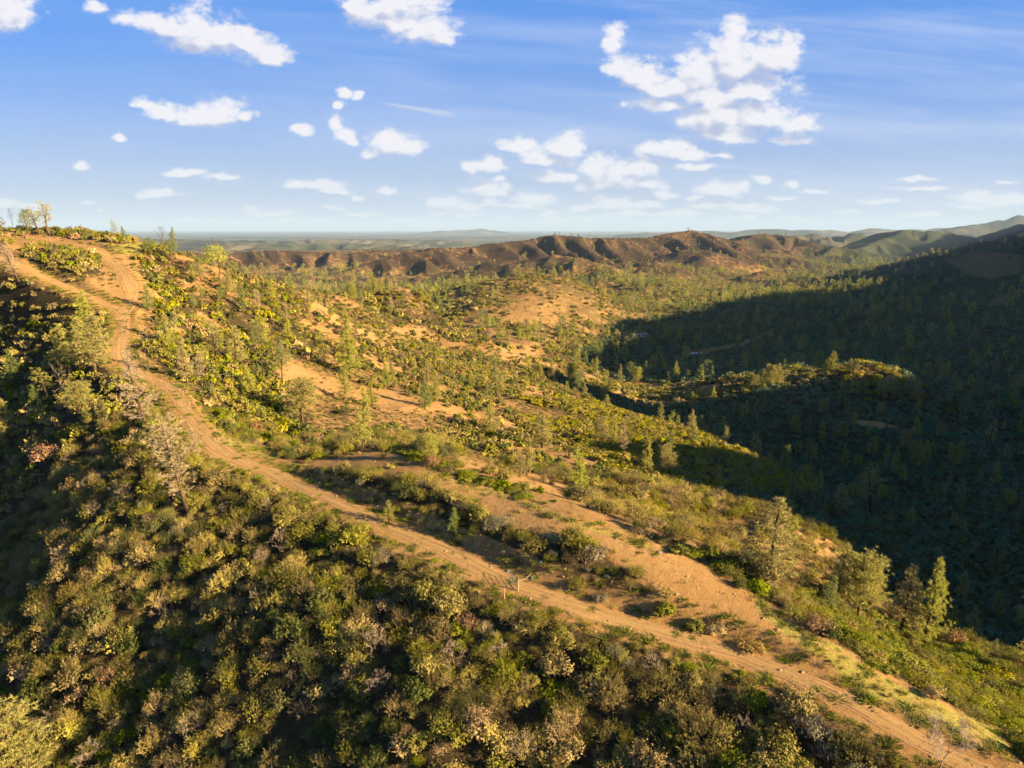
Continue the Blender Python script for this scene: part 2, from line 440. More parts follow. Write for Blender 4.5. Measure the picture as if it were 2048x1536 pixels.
# far ridges: crest points, flank slope, gully spacing, gully depth
RIDGES = [
    ([(600, 575, 1750), (660, 556, 1800), (720, 530, 1880), (830, 501, 1950), (950, 491, 2050), (1050, 479, 2150), (1110, 468, 2200), (1180, 475, 2250), (1290, 475, 2350), (1350, 464, 2400), (1390, 461, 2450), (1440, 475, 2500), (1500, 495, 2600), (1600, 512, 2700)], .34, 95, .70),
    ([(150, 500, 2000), (300, 502, 2050), (450, 506, 2100), (550, 500, 2200), (620, 504, 2250), (700, 505, 2300), (790, 498, 2500), (900, 500, 2700)], .32, 85, .8),
    ([(1400, 500, 2900), (1480, 480, 3000), (1530, 466, 3100), (1590, 474, 3100), (1640, 487, 3000), (1720, 500, 2900)], .35, 150, .7),
    ([(1500, 486, 5200), (1570, 473, 5200), (1620, 467, 5200), (1660, 475, 5300), (1700, 466, 5200), (1750, 470, 5200), (1800, 482, 5000)], .3, 200, .7),
    ([(1650, 520, 3300), (1700, 504, 3500), (1760, 481, 3800), (1815, 457, 4000), (1845, 462, 4000), (1880, 463, 4050), (1900, 460, 4050), (1935, 471, 4000), (1990, 480, 3900), (2060, 478, 3800), (2200, 460, 3600)], .36, 240, .6),
    ([(1900, 484, 5200), (1950, 474, 5000), (1995, 462, 4800), (2048, 446, 4600), (2200, 415, 4400), (2500, 400, 4200)], .4, 260, .6),
    ([(1780, 470, 10500), (1850, 464, 11000), (1895, 459, 11000), (1960, 447, 11500), (2048, 428, 12000), (2300, 390, 12000), (2600, 380, 11000)], .3, 500, .45),
    ([(1300, 462, 17000), (1450, 461, 16000), (1600, 457, 16000), (1700, 460, 16000), (1760, 456, 15500), (1850, 458, 15000), (1950, 452, 15000)], .15, 900, .15),
    ([(880, 459, 30000), (905, 458, 30000), (935, 457.5, 30000), (950, 456, 30000), (968, 456, 30000), (985, 459, 30000)], .15, 900, .05),
    ([(450, 487, 6200), (560, 489, 6000), (700, 486, 6400), (800, 490, 6000)], .12, 260, .28),
    ([(300, 478, 8500), (500, 481, 8200), (700, 479, 9000), (900, 480, 8800)], .08, 300, .22),
]
RIDGES = [([P(*q) for q in pts], sl, lam, dep) for pts, sl, lam, dep in RIDGES]
HILLS = [  # px, py of the top, t, radius, height above the floor: knolls of the middle distance
    (1085, 603, 900, 120, 34), (1010, 640, 720, 70, 12), (960, 580, 1300, 100, 14), (1745, 765, 445, 38, 8), (1200, 560, 1500, 140, 30), (1290, 545, 1800, 160, 34),
    (1420, 540, 2100, 150, 34), (1120, 555, 1650, 150, 34), (1470, 520, 2500, 200, 50), (1540, 510, 2700, 160, 40), (1330, 520, 2200, 180, 40), (1020, 548, 1750, 150, 36), (1600, 560, 1700, 90, 12),
    (1380, 690, 800, 90, 9), (1520, 640, 950, 160, 12), (1250, 580, 1300, 110, 20), (1560, 535, 2200, 140, 26), (1660, 520, 2700, 160, 24),
]
HILLS = [(*P(a, b, t)[:2], rad, hh) for a, b, t, rad, hh in HILLS]

OCC = []      # shadow casting skyline to the right, filled below
ISQ = 1.0


def occluder(x, y):
    """the high ground outside the right edge of the view"""
    if not OCC:
        return np.full(x.shape, -1e3)
    s = x * (-S2[1]) + y * S2[0]
    a = x * S2[0] + y * S2[1]
    ks = np.array([o[0] for o in OCC]); ka = np.array([o[1] for o in OCC]); ke = np.array([o[2] for o in OCC])
    Ac = np.interp(s, ks, ka)
    Ec = np.interp(s, ks, ke)
    top = Ec + Ac * TAN_EL + fbm(x, y, 120, 5, 71, .6) * 13
    return top - np.where(a < Ac, .52, .30) * np.abs(a - Ac) * (1 + .25 * fbm(x, y, 160, 3, 72))


def height(x, y, carve=True):
    x = np.asarray(x, float); y = np.asarray(y, float)
    r = np.hypot(x, y)
    th = np.arctan2(x, y)
    z = base_h(x, y)
    # relief that grows with distance
    a1 = sstep(150, 420, r) * 2.2 + sstep(450, 1100, r) * 7
    z = z + a1 * (ridged(x, y, 95, 3, 11) - .35)
    a0 = sstep(700, 1700, r)
    z = z + a0 * 19 * (ridged(x, y, 250, 4, 21) - .4) + sstep(520, 900, r) * (1 - sstep(3000, 4500, r)) * 6 * (ridged(x, y, 120, 3, 25) - .4)
    z = z + (0.35 + sstep(90, 260, r) * .9) * fbm(x, y, 26, 4, 31)
    z = z + .16 * sstep(60, 110, r) * fbm(x, y, 5.5, 3, 33)
    # ribs running down the sunlit flank and the brush hill
    z = z + sstep(120, 200, r) * (1 - sstep(500, 900, r)) * 1.5 * (ridged(x * .35 + y * .12, y * .9 - x * .5, 26, 3, 41) - .4)
    for (hx, hy, rad, hh) in HILLS:
        d = np.hypot(x - hx, y - hy) / rad * (1 + .3 * fbm(x, y, rad, 3, int(rad)))
        z = z + hh * np.exp(-d * d * 1.3) * (1 + .0 * d)
    far = sstep(4200, 9000, r)
    z = z * (1 - far) + far * (-235 + 14 * fbm(x, y, 900, 4, 51))
    for k, (pts, sl, lam, dep) in enumerate(RIDGES):
        xs = [q[0] for q in pts]; ys = [q[1] for q in pts]
        hi = max(q[2] for q in pts)
        reach = (hi + 260) / sl * 1.2
        msk = (x > min(xs) - reach) & (x < max(xs) + reach) & (y > min(ys) - reach) & (y < max(ys) + reach)
        if not msk.any():
            continue
        mx, my = x[msk], y[msk]
        d, s, hz, sg = polydist(mx, my, pts)
        # spurs: the flank is steeper in gullies, gentler on spurs
        sw = s + sg * 900 + fbm(mx, my, lam * 1.5, 2, 61 + k) * lam * .45
        n = np.cos(sw * 6.283 / lam) * (.65 + .35 * vnoise(sw / lam * .5, d / (lam * 6) + 3, 5 + k))
        n2 = 1 - np.abs(vnoise(sw / (lam * .37), d / (lam * 2.2) + 3, 9 + k)) * 2
        zz = hz + fbm(mx, my, lam * .6, 3, 81 + k) * lam * .04 - d * sl
        zz = zz + dep * (np.minimum(d * .42, lam * .30) * (n - .25) + np.minimum(d * .25, lam * .11) * n2)
        m2 = z[msk]
        kk = 6.0
        z[msk] = np.maximum(m2, zz) + kk * .25 * np.maximum(0, 1 - np.abs(m2 - zz) / kk) ** 2
    w = sstep(R(38.6), R(50), th)
    zo = occluder(x, y)
    z = z + w * np.maximum(0, zo - z)
    if carve:
        for pts, hw in ((ROAD3, 1.9), (SPUR3, 2.6)):
            near = (r < 420) & (x < 80)
            if near.any():
                d, s, hz, sg = polydist(x[near], y[near], pts)
                hz = hz + np.interp(d, [0, 1.2, 2.2], [0, 0, .0])
                dn_ = (sg < 0) == bool(POS_BELOW)
                k = 1 - sstep(hw, hw + np.where(dn_, 8.0, 2.2), d)
                z[near] = z[near] * (1 - k) + hz * k
    return z


def cast(px, py, t0=30.0, t1=40000.0, skip=0.0):
    """first ground point seen behind a photo pixel"""
    d = np.array(P(px, py, 1.0))
    ts = np.exp(np.linspace(math.log(t0), math.log(t1), 2600))
    z = height(d[0] * ts, d[1] * ts)
    k = np.nonzero(d[2] * ts < z)[0]
    if not len(k):
        return None
    i = k[0]
    if i == 0:
        return d * ts[0], ts[0]
    a, b = ts[i - 1], ts[i]
    for _ in range(18):
        m = (a + b) / 2
        if d[2] * m < height(np.array([d[0] * m]), np.array([d[1] * m]))[0]:
            b = m
        else:
            a = m
    return d * b, b


# skyline of the high ground right of the view, as (position across the sun's direction, height of the ray it cuts)
EPROF = [(-400, -100), (0, -90), (112, -77), (140, -76), (158, -50), (205, -48), (226, -64), (246, -80), (330, -76), (362, -44), (384, -41), (410, -80), (440, -95), (466, -99), (480, -110), (497, -112), (515, -98),
         (540, -86), (560, -68), (585, -54), (658, -59), (791, -51), (936, -67), (1200, -93), (1280, -109), (1311, -135), (1368, -140), (1500, -134), (1659, -122), (1790, -150), (1897, -158), (3685, -279), (4700, -290)]
OCC = [(s_, max(0.58 * s_, 0) + 250, e_) for s_, e_ in EPROF]


# ------------------------------------------------------------------ materials
def new_mat(name):
    m = bpy.data.materials.new(name)
    m.use_nodes = True
    return m, NT(m.node_tree)


def finish(T, col, rough=0.9, bump=None, spec=0.1, dist=0.1, strength=0.6, trans=None):
    b = T.n('ShaderNodeBsdfPrincipled', ins={'Roughness': rough, 'Specular IOR Level': spec})
    if isinstance(col, bpy.types.NodeSocket):
        T.t.links.new(col, b.inputs['Base Color'])
    else:
        b.inputs['Base Color'].default_value = (*col, 1)
    if bump is not None:
        bn = T.n('ShaderNodeBump', ins={'Height': bump, 'Strength': strength, 'Distance': dist})
        T.t.links.new(bn.outputs[0], b.inputs['Normal'])
    sh = b.outputs[0]
    if trans is not None:
        tr = T.n('ShaderNodeBsdfTranslucent')
        if isinstance(col, bpy.types.NodeSocket):
            T.t.links.new(col, tr.inputs[0])
        else:
            tr.inputs[0].default_value = (*col, 1)
        ms = T.n('ShaderNodeMixShader', ins={0: trans, 1: sh, 2: tr.outputs[0]})
        sh = ms.outputs[0]
    o = T.n('ShaderNodeOutputMaterial')
    T.t.links.new(sh, o.inputs[0])


def ground_material():
    m, T = new_mat('ground_earth')
    pos = T.n('ShaderNodeNewGeometry').outputs['Position']
    at = lambda nm: T.n('ShaderNodeAttribute', attribute_name=nm).outputs['Fac']
    veg, grass, bare, dist, ridge, green = at('veg'), at('grass'), at('bare'), at('dist'), at('ridge'), at('green')
    n1 = T.noise(pos, .05, 5, .6)
    n2 = T.noise(pos, .55, 6, .65)
    n3 = T.noise(pos, 4.0, 5, .7)
    soil = T.mix(T.ramp(n1, .3, .7), (.265, .155, .062), (.365, .228, .098))
    soil = T.mix(T.m('MULTIPLY', T.ramp(n2, .45, .75), .5), soil, (.22, .125, .052))
    soil = T.mix(T.m('MULTIPLY', T.ramp(n3, .5, .8), .35), soil, (.47, .31, .15))
    n4 = T.noise(pos, 1.3, 6, .75)
    soil = T.mix(T.m('MULTIPLY', T.ramp(n4, .52, .62), .55), soil, (.20, .125, .055))
    soil = T.mix(T.m('MULTIPLY', T.ramp(n4, .40, .30), .5), soil, (.30, .24, .085))
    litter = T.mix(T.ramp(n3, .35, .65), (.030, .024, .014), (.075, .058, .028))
    gcol = T.mix(T.ramp(n3, .35, .65), (.20, .195, .042), (.34, .28, .078))
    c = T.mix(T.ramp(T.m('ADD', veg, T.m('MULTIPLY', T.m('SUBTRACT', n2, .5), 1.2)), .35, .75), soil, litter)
    gm = T.ramp(T.m('ADD', grass, T.m('MULTIPLY', T.m('SUBTRACT', n2, .5), 1.6)), .4, .8)
    c = T.mix(gm, c, gcol)
    # beyond the planted brush the cover is a mottle of scrub on earth
    f1 = T.noise(pos, .085, 8, .75)
    f2 = T.noise(pos, .010, 5, .6)
    far = T.ramp(dist, 480, 1000)
    cov = T.ramp(T.m('ADD', T.m('MULTIPLY', f1, 1.1), T.m('MULTIPLY_ADD', f2, .5, T.m('MULTIPLY_ADD', green, .22, T.m('MULTIPLY', ridge, .075)))), .72, .84)
    scrub = T.mix(T.ramp(f1, .4, .65), (.045, .042, .022), (.105, .092, .038))
    scrub = T.mix(ridge, scrub, (.060, .044, .028))
    scrub = T.mix(green, scrub, (.045, .058, .036))
    rsoil = T.mix(ridge, (.28, .165, .065), (.27, .14, .070))
    cov = T.m('MULTIPLY', cov, T.m('SUBTRACT', 1.0, T.m('MULTIPLY', T.ramp(bare, .3, .7), .55)))
    fcol = T.mix(cov, rsoil, scrub)
    c = T.mix(far, c, fcol)
    # plain: fields, woods and dry flats by the kilometre
    q1 = T.noise(pos, .0010, 6, .65)
    q2 = T.noise(pos, .00035, 4, .6)
    q3 = T.noise(pos, .005, 5, .7)
    pl = T.mix(T.ramp(q1, .42, .56), (.075, .095, .055), (.17, .145, .10))
    pl = T.mix(T.ramp(q2, .47, .58), pl, (.05, .055, .035))
    pl = T.mix(T.m('MULTIPLY', T.ramp(q3, .5, .62), .75), pl, (.028, .035, .022))
    pl = T.mix(T.ramp(T.noise(pos, .0016, 4, .6), .70, .76), pl, (.45, .38, .28))
    c = T.mix(T.m('MULTIPLY', T.ramp(dist, 3300, 6500), T.m('MULTIPLY_ADD', green, -.8, 1.0)), c, pl)
    h = T.m('ADD', T.m('MULTIPLY', n2, .6), T.m('MULTIPLY', n3, .25))
    hh = T.m('ADD', h, T.m('MULTIPLY', far, T.m('MULTIPLY', f1, 12.0)))
    finish(T, c, .95, hh, .05, .5, .7)
    return m


M = {'ground': ground_material()}

# ------------------------------------------------------------------ image-space ground cover regions, turned into places on the ground


def project(x, y, z):
    zc = y * CP_ - z * SP_
    yc = y * SP_ + z * CP_
    zc = np.where(zc > 1, zc, 1)
    return 1024 + FPX * x / zc, 768 - FPX * yc / zc, zc


def inpoly(px, py, poly):
    r = np.zeros(px.shape, bool)
    n = len(poly)
    for i in range(n):
        x1, y1 = poly[i]; x2, y2 = poly[(i + 1) % n]
        c = ((y1 > py) != (y2 > py)) & (px < (x2 - x1) * (py - y1) / ((y2 - y1) + 1e-9) + x1)
        r ^= c
    return r


VALLEY_BARE = [
    [(1900, 522), (1960, 500), (2048, 512), (2048, 545), (1980, 562), (1930, 548)], [(1960, 612), (2048, 575), (2048, 592), (1985, 617)],
    [(1400, 700), (1480, 686), (1560, 653), (1562, 661), (1482, 696), (1400, 708)], [(1700, 838), (1760, 842), (1800, 856), (1790, 862), (1700, 850)],
    [(1230, 660), (1262, 666), (1262, 678), (1230, 672)]]
BARE_POLYS = [
    # cleared crest track
    [(480, 905), (560, 922), (640, 918), (700, 903), (760, 903), (850, 930), (930, 962), (1000, 990), (1100, 1018), (1200, 1052), (1300, 1088), (1400, 1130), (1500, 1178), (1560, 1210), (1640, 1265),
     (1740, 1332), (1850, 1395), (1960, 1450), (2048, 1480), (2048, 1536), (1990, 1536), (1860, 1470), (1740, 1400), (1600, 1330), (1500, 1285), (1400, 1235), (1330, 1170), (1230, 1120), (1150, 1085), (1020, 1050),
     (930, 1005), (850, 968), (760, 945), (690, 940), (600, 935), (520, 925)],
    # bulldozed clearing under the hill top
    [(180, 492), (240, 500), (262, 530), (290, 580), (292, 600), (262, 618), (225, 608), (205, 560), (208, 530), (195, 510)],
    [(150, 478), (225, 488), (180, 500), (60, 492), (40, 480), (100, 470)],
    [(240, 615), (300, 615), (320, 650), (300, 680), (270, 700), (262, 760), (205, 740), (225, 690), (232, 650)],
    [(150, 565), (200, 530), (215, 560), (230, 610), (190, 600)],
    [(320, 765), (400, 770), (395, 800), (400, 850), (440, 890), (430, 905), (385, 860), (350, 810)],
    # open slopes
    [(545, 695), (600, 715), (660, 740), (740, 775), (790, 790), (850, 800), (905, 830), (900, 860), (840, 870), (770, 850), (720, 880), (650, 870), (610, 850), (590, 800), (565, 750)],
    [(560, 860), (640, 885), (600, 900)],
    [(900, 905), (960, 900), (1060, 960), (1120, 980), (1160, 1010), (1230, 1040), (1290, 1090), (1180, 1045), (1080, 1005), (1020, 960), (960, 935)],
    [(985, 785), (1060, 805), (1140, 830), (1110, 845), (1040, 830)],
    [(440, 590), (520, 660), (580, 700), (560, 710), (480, 650)],
    [(340, 505), (400, 545), (440, 585), (420, 590), (350, 535)],
    [(650, 700), (740, 750), (720, 765), (640, 725)],
    [(1070, 725), (1180, 722), (1160, 735), (1090, 735)],
    [(1010, 610), (1070, 600), (1120, 640), (1100, 665), (1040, 650)],
    [(1900, 520), (1960, 500), (2048, 510), (2048, 545), (1980, 560), (1930, 545)],
    [(1960, 612), (2048, 575), (2048, 592), (1985, 615)],
    [(1262, 668), (1300, 663), (1303, 676), (1264, 679)],
    [(1370, 699), (1400, 696), (1416, 704), (1412, 714), (1376, 714)],
    [(1330, 1180), (1400, 1240), (1500, 1290), (1560, 1330), (1400, 1300), (1280, 1262), (1300, 1220)],
]
GRASS_POLYS = [
    [(1480, 1150), (1600, 1240), (1740, 1335), (1860, 1400), (2048, 1478), (2048, 1510), (1900, 1470), (1760, 1400), (1640, 1310), (1540, 1250)],
    [(840, 925), (1000, 985), (1180, 1045), (1300, 1088), (1290, 1098), (1150, 1050), (1000, 1000), (850, 945)],
    [(405, 850), (470, 880), (560, 900), (520, 912), (430, 885)],
    [(300, 480), (230, 490), (200, 495), (260, 515), (290, 560), (330, 610), (300, 600), (262, 540)],
    [(380, 615), (420, 640), (460, 665), (400, 655)],
    [(330, 650), (370, 660), (350, 670), (325, 665)],
]
GOLD = [(1040, 790), (1180, 800), (1300, 838), (1400, 868), (1560, 930), (1640, 985), (1500, 985), (1400, 975), (1290, 965), (1200, 930), (1100, 880), (1020, 830)]
GREENLOW = [(1500, 1175), (1600, 1180), (1700, 1215), (1790, 1250), (1880, 1290), (2048, 1295), (2200, 1400), (2200, 1600), (2048, 1480), (1960, 1440), (1850, 1390), (1740, 1325), (1640, 1255), (1560, 1205)]
HEDGE = [(750, 893), (800, 893), (900, 930), (1000, 965), (1110, 1000), (1200, 1040), (1330, 1082), (1480, 1140), (1560, 1195), (1540, 1205), (1440, 1150), (1300, 1088), (1150, 1030), (1000, 985), (850, 925)]
BANK = [(570, 940), (640, 930), (720, 945), (850, 965), (1000, 1045), (1150, 1085), (1260, 1130), (1330, 1180), (1320, 1225), (1240, 1215), (1150, 1185), (1000, 1130), (880, 1060), (760, 1010), (650, 975)]
UNDERBANK = [(570, 945), (700, 1000), (800, 1052), (900, 1092), (1040, 1150), (1100, 1150), (1180, 1175), (1280, 1225), (1200, 1240), (1050, 1178), (900, 1105), (760, 1040), (620, 975)]


def regions(x, y, z):
    px, py, zc = project(x, y, z)
    r = np.hypot(x, y)
    jx = px + fbm(x, y, 9, 3, 91) * 1400 / np.maximum(zc, 40)
    jy = py + fbm(x, y, 9, 3, 95) * 700 / np.maximum(zc, 40)
    bare = np.zeros(x.shape)
    for p in BARE_POLYS:
        bare = np.maximum(bare, inpoly(jx, jy, p))
    grass = np.zeros(x.shape)
    for p in GRASS_POLYS:
        grass = np.maximum(grass, inpoly(jx, jy, p))
    return px, py, zc, bare, grass, jx, jy


def cover(x, y, z):
    """probability of brush at a place"""
    px, py, zc, bare, grass, jx, jy = regions(x, y, z)
    r = np.hypot(x, y)
    d, s, hz, sg = polydist(x, y, ROAD3)
    d2, _, _, sg2 = polydist(x, y, SPUR3)
    below = (sg < 0) if LEFT_IS_NEG else (sg > 0)
    # open hillside: patches
    patch = fbm(x, y, 34, 3, 101) + .35 * fbm(x, y, 9, 2, 105)
    den = np.clip(.64 + 1.0 * patch, .10, .95)
    den = np.where(inpoly(px, py, [(250, 470), (440, 560), (620, 600), (560, 700), (600, 880), (440, 880), (330, 780), (300, 600)]), np.clip(den + .38, 0, .95), den)
    den = np.where(inpoly(jx, jy, GOLD), .95, den)
    den = np.where(inpoly(jx, jy, GREENLOW) | inpoly(jx, jy, HEDGE), .97, den)
    den = np.where(inpoly(jx, jy, [(1130, 980), (1290, 960), (1450, 985), (1600, 1050), (1760, 1200), (1600, 1180), (1500, 1150), (1300, 1080)]), np.clip(.72 + .6 * patch, .3, .97), den)
    den = np.where(r > 520, np.clip(.36 + .7 * patch, .06, .75), den)
    den = np.where(inpoly(px, py, [(1440, 690), (1880, 690), (1900, 880), (1440, 880)]) & (r > 350), .96, den)
    den = np.where(inpoly(jx, jy, [(40, 500), (150, 496), (195, 505), (205, 535), (190, 565), (150, 575), (100, 550), (50, 525)]), .97, den)
    den = np.where(inpoly(jx, jy, [(130, 458), (190, 458), (185, 480), (120, 478)]) | inpoly(jx, jy, [(200, 462), (330, 500), (330, 560), (300, 560), (270, 510), (215, 485)]), .9, den)
    shade_side = occ_shade(x, y, z)
    den = np.where(shade_side & (r > 140), np.maximum(den, .93), den)
    den = np.where(below & (r < 400), .97, den)
    den = np.where(inpoly(jx, jy, BANK), .9, den)
    den = np.where(inpoly(jx, jy, UNDERBANK), .12, den)
    den = np.where(bare > 0, np.minimum(den, np.where(r < 110, .06, np.where(r < 420, .55, .65))), den)
    den = np.where(grass > 0, np.minimum(den, .10), den)
    den = np.where(inpoly(px, py, [(730, 575), (905, 590), (905, 655), (740, 640)]), np.maximum(den, .62), den)
    vb = np.zeros(x.shape, bool)
    for p in VALLEY_BARE:
        vb |= inpoly(jx, jy, p)
    den = np.where(vb & (r > 200), .06, den)
    bare = np.maximum(bare, vb & (r > 200))
    den = np.where((d < 2.6) | (d2 < 2.8), 0, den)
    den = np.where((d < 4.0), np.minimum(den, .45), den)
    return den, bare, grass, px, py, zc, below, shade_side


def occ_shade(x, y, z):
    s = x * (-S2[1]) + y * S2[0]
    a = x * S2[0] + y * S2[1]
    e = np.interp(s, [o[0] for o in OCC], [o[2] for o in OCC])
    return z - a * TAN_EL < e


tx, ty = np.array([-140.0]), np.array([60.0])
LEFT_IS_NEG = bool(polydist(tx, ty, ROAD3)[3][0] < 0)


# ------------------------------------------------------------------ tagging
def tag(o, label=None, cat=None, group=None, kind=None):
    if label: o['label'] = label
    if cat: o['category'] = cat
    if group: o['group'] = group
    if kind: o['kind'] = kind
    return o


def mesh_np(name, verts, faces, mats=(), matidx=None, smooth=False):
    """faces: (n,k) array or a list of such arrays"""
    me = bpy.data.meshes.new(name)
    if not isinstance(faces, (list, tuple)):
        faces = [faces]
    faces = [f for f in faces if len(f)]
    me.vertices.add(len(verts))
    me.vertices.foreach_set('co', np.asarray(verts, np.float32).ravel())
    tot = sum(f.size for f in faces); nf = sum(len(f) for f in faces)
    me.loops.add(tot)
    me.loops.foreach_set('vertex_index', np.concatenate([f.ravel() for f in faces]).astype(np.int32))
    me.polygons.add(nf)
    sizes = np.concatenate([np.full(len(f), f.shape[1]) for f in faces])
    me.polygons.foreach_set('loop_start', np.concatenate([[0], np.cumsum(sizes)[:-1]]).astype(np.int32))
    me.polygons.foreach_set('loop_total', sizes.astype(np.int32))
    for m in mats:
        me.materials.append(m)
    if matidx is not None:
        me.polygons.foreach_set('material_index', np.asarray(matidx, np.int32))
    if smooth:
        me.polygons.foreach_set('use_smooth', np.ones(nf, bool))
    me.update(calc_edges=True)
    return me


def link(name, me, parent=None, loc=(0, 0, 0)):
    o = bpy.data.objects.new(name, me)
    o.location = loc
    if parent: o.parent = parent
    COL.objects.link(o)
    return o


# ------------------------------------------------------------------ ground sheet
def build_ground():
    th = np.concatenate([np.linspace(-180, -62, 40)[:-1], np.linspace(-62, -40, 70)[:-1], np.linspace(-40, 40, 1000)[:-1], np.linspace(40, 75, 150)[:-1], np.linspace(75, 180, 36)])
    th = R(1) * th
    lr = [math.log(9)]
    while lr[-1] < math.log(90000):
        r = math.exp(lr[-1])
        st = .03 if r < 28 else (.0042 if r < 130 else (.0052 if r < 700 else (.0062 if r < 4500 else (.012 if r < 14000 else .035))))
        lr.append(lr[-1] + st)
    rr = np.exp(np.array(lr))
    TH, RR = np.meshgrid(th, rr, indexing='ij')
    X, Y = RR * np.sin(TH), RR * np.cos(TH)
    Z = height(X.ravel(), Y.ravel()).reshape(X.shape)
    # earth curves away very slightly
    nt, nr = X.shape
    verts = np.stack([X, Y, Z], -1).reshape(-1, 3)
    i = np.arange(nt - 1)[:, None] * nr + np.arange(nr - 1)[None]
    f = np.stack([i, i + 1, i + nr + 1, i + nr], -1).reshape(-1, 4)[:, ::-1]
    c = len(verts)
    verts = np.vstack([verts, [[0, 0, float(Z[:, 0].mean())]]])
    k = np.arange(nt - 1) * nr
    cap = np.stack([k, np.full(nt - 1, c), k + nr], -1)[:, ::-1]
    me = mesh_np('ground', verts, [f, cap], [M['ground']], smooth=True)
    x, y, z = verts.T
    r = np.hypot(x, y)
    nearm = r < 2100
    veg = np.zeros(len(x)); bare = np.zeros(len(x)); grass = np.zeros(len(x))
    dn, b, g, *_ = cover(x[nearm], y[nearm], z[nearm])
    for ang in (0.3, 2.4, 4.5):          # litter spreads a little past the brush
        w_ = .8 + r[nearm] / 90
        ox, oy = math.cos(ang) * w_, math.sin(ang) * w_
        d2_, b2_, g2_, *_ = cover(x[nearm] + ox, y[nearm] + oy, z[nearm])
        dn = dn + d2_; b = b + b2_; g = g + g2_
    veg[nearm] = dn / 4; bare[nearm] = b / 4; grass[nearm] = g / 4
    rid = sstep(-119, -100, z) * sstep(1500, 1750, r)
    green = sstep(R(21), R(28), np.arctan2(x, y)) * (1 - sstep(12000, 16000, r))
    for nm, arr in (('veg', veg), ('bare', bare), ('grass', grass), ('dist', r), ('ridge', rid), ('green', green)):
        at = me.attributes.new(nm, 'FLOAT', 'POINT')
        at.data.foreach_set('value', arr.astype(np.float32))
    o = link('ground', me)
    tag(o, 'orange brown hilly ground under the brush, running out to the plain', 'ground', kind='structure')
    print('ground verts', len(verts))
    return o


build_ground()


# ------------------------------------------------------------------ plant materials
def leaf_mat(name, c1, c2, trans=.10, vary=.25, scale=1.5):
    m, T = new_mat(name)
    tc = T.n('ShaderNodeTexCoord').outputs['Object']
    n = T.noise(tc, scale, 3, .6)
    rnd = T.n('ShaderNodeObjectInfo').outputs['Random']
    c = T.mix(T.ramp(n, .35, .65), c1, c2)
    hs = T.n('ShaderNodeHueSaturation', ins={'Hue': T.m('MULTIPLY_ADD', rnd, .05, .475), 'Saturation': T.m('MULTIPLY_ADD', rnd, .3, .85),
                                              'Value': T.m('MULTIPLY_ADD', T.m('FRACT', T.m('MULTIPLY', rnd, 7.13)), vary * 2, 1 - vary), 'Fac': 1.0, 'Color': c})
    finish(T, hs.outputs[0], .8, None, .15, trans=trans)
    return m


M['olive'] = leaf_mat('leaf_olive', (.17, .155, .034), (.32, .27, .068))
M['tan'] = leaf_mat('leaf_tan', (.29, .23, .075), (.48, .38, .13), vary=.3)
M['green'] = leaf_mat('leaf_green', (.15, .165, .016), (.26, .25, .026))
M['gold'] = leaf_mat('leaf_gold', (.22, .20, .018), (.32, .26, .025))
M['dark'] = leaf_mat('leaf_dark', (.085, .10, .028), (.16, .16, .045))
M['grey'] = leaf_mat('leaf_grey', (.18, .17, .10), (.28, .26, .165))
M['rust'] = leaf_mat('leaf_rust', (.24, .145, .055), (.37, .24, .11))
M['valley'] = leaf_mat('leaf_shade_teal', (.08, .145, .078), (.14, .21, .108))  # brush in the shadow: teal of the shade put into the leaf colour
M['pine'] = leaf_mat('needle_pine', (.34, .33, .085), (.46, .435, .13), trans=.35, vary=.15)
M['pinegreen'] = leaf_mat('needle_green', (.20, .245, .085), (.30, .325, .12), trans=.35, vary=.15)
M['pinedead'] = leaf_mat('needle_dead', (.32, .25, .14), (.45, .36, .21), trans=.1, vary=.15)
M['lichen'] = leaf_mat('twig_pale', (.36, .29, .21), (.50, .42, .33), trans=.1, vary=.1)

M['grass'] = leaf_mat('blade_dry', (.30, .25, .06), (.38, .30, .12), trans=.3)
M['sprout'] = leaf_mat('blade_green', (.13, .17, .02), (.20, .21, .03), trans=.3)


def bark_mat(name, c1, c2):
    m, T = new_mat(name)
    tc = T.n('ShaderNodeTexCoord').outputs['Object']
    mp = T.v('MULTIPLY', tc, (6, 6, 1.2))
    n = T.noise(mp, 1.2, 5, .7)
    finish(T, T.mix(T.ramp(n, .3, .7), c1, c2), .9, n, .1, .05, .8)
    return m


M['bark'] = bark_mat('bark_brown', (.045, .030, .018), (.13, .085, .05))
M['deadwood'] = bark_mat('wood_dead_grey', (.22, .17, .13), (.42, .34, .26))
M['twig'] = bark_mat('twig_brown', (.07, .05, .03), (.16, .12, .08))


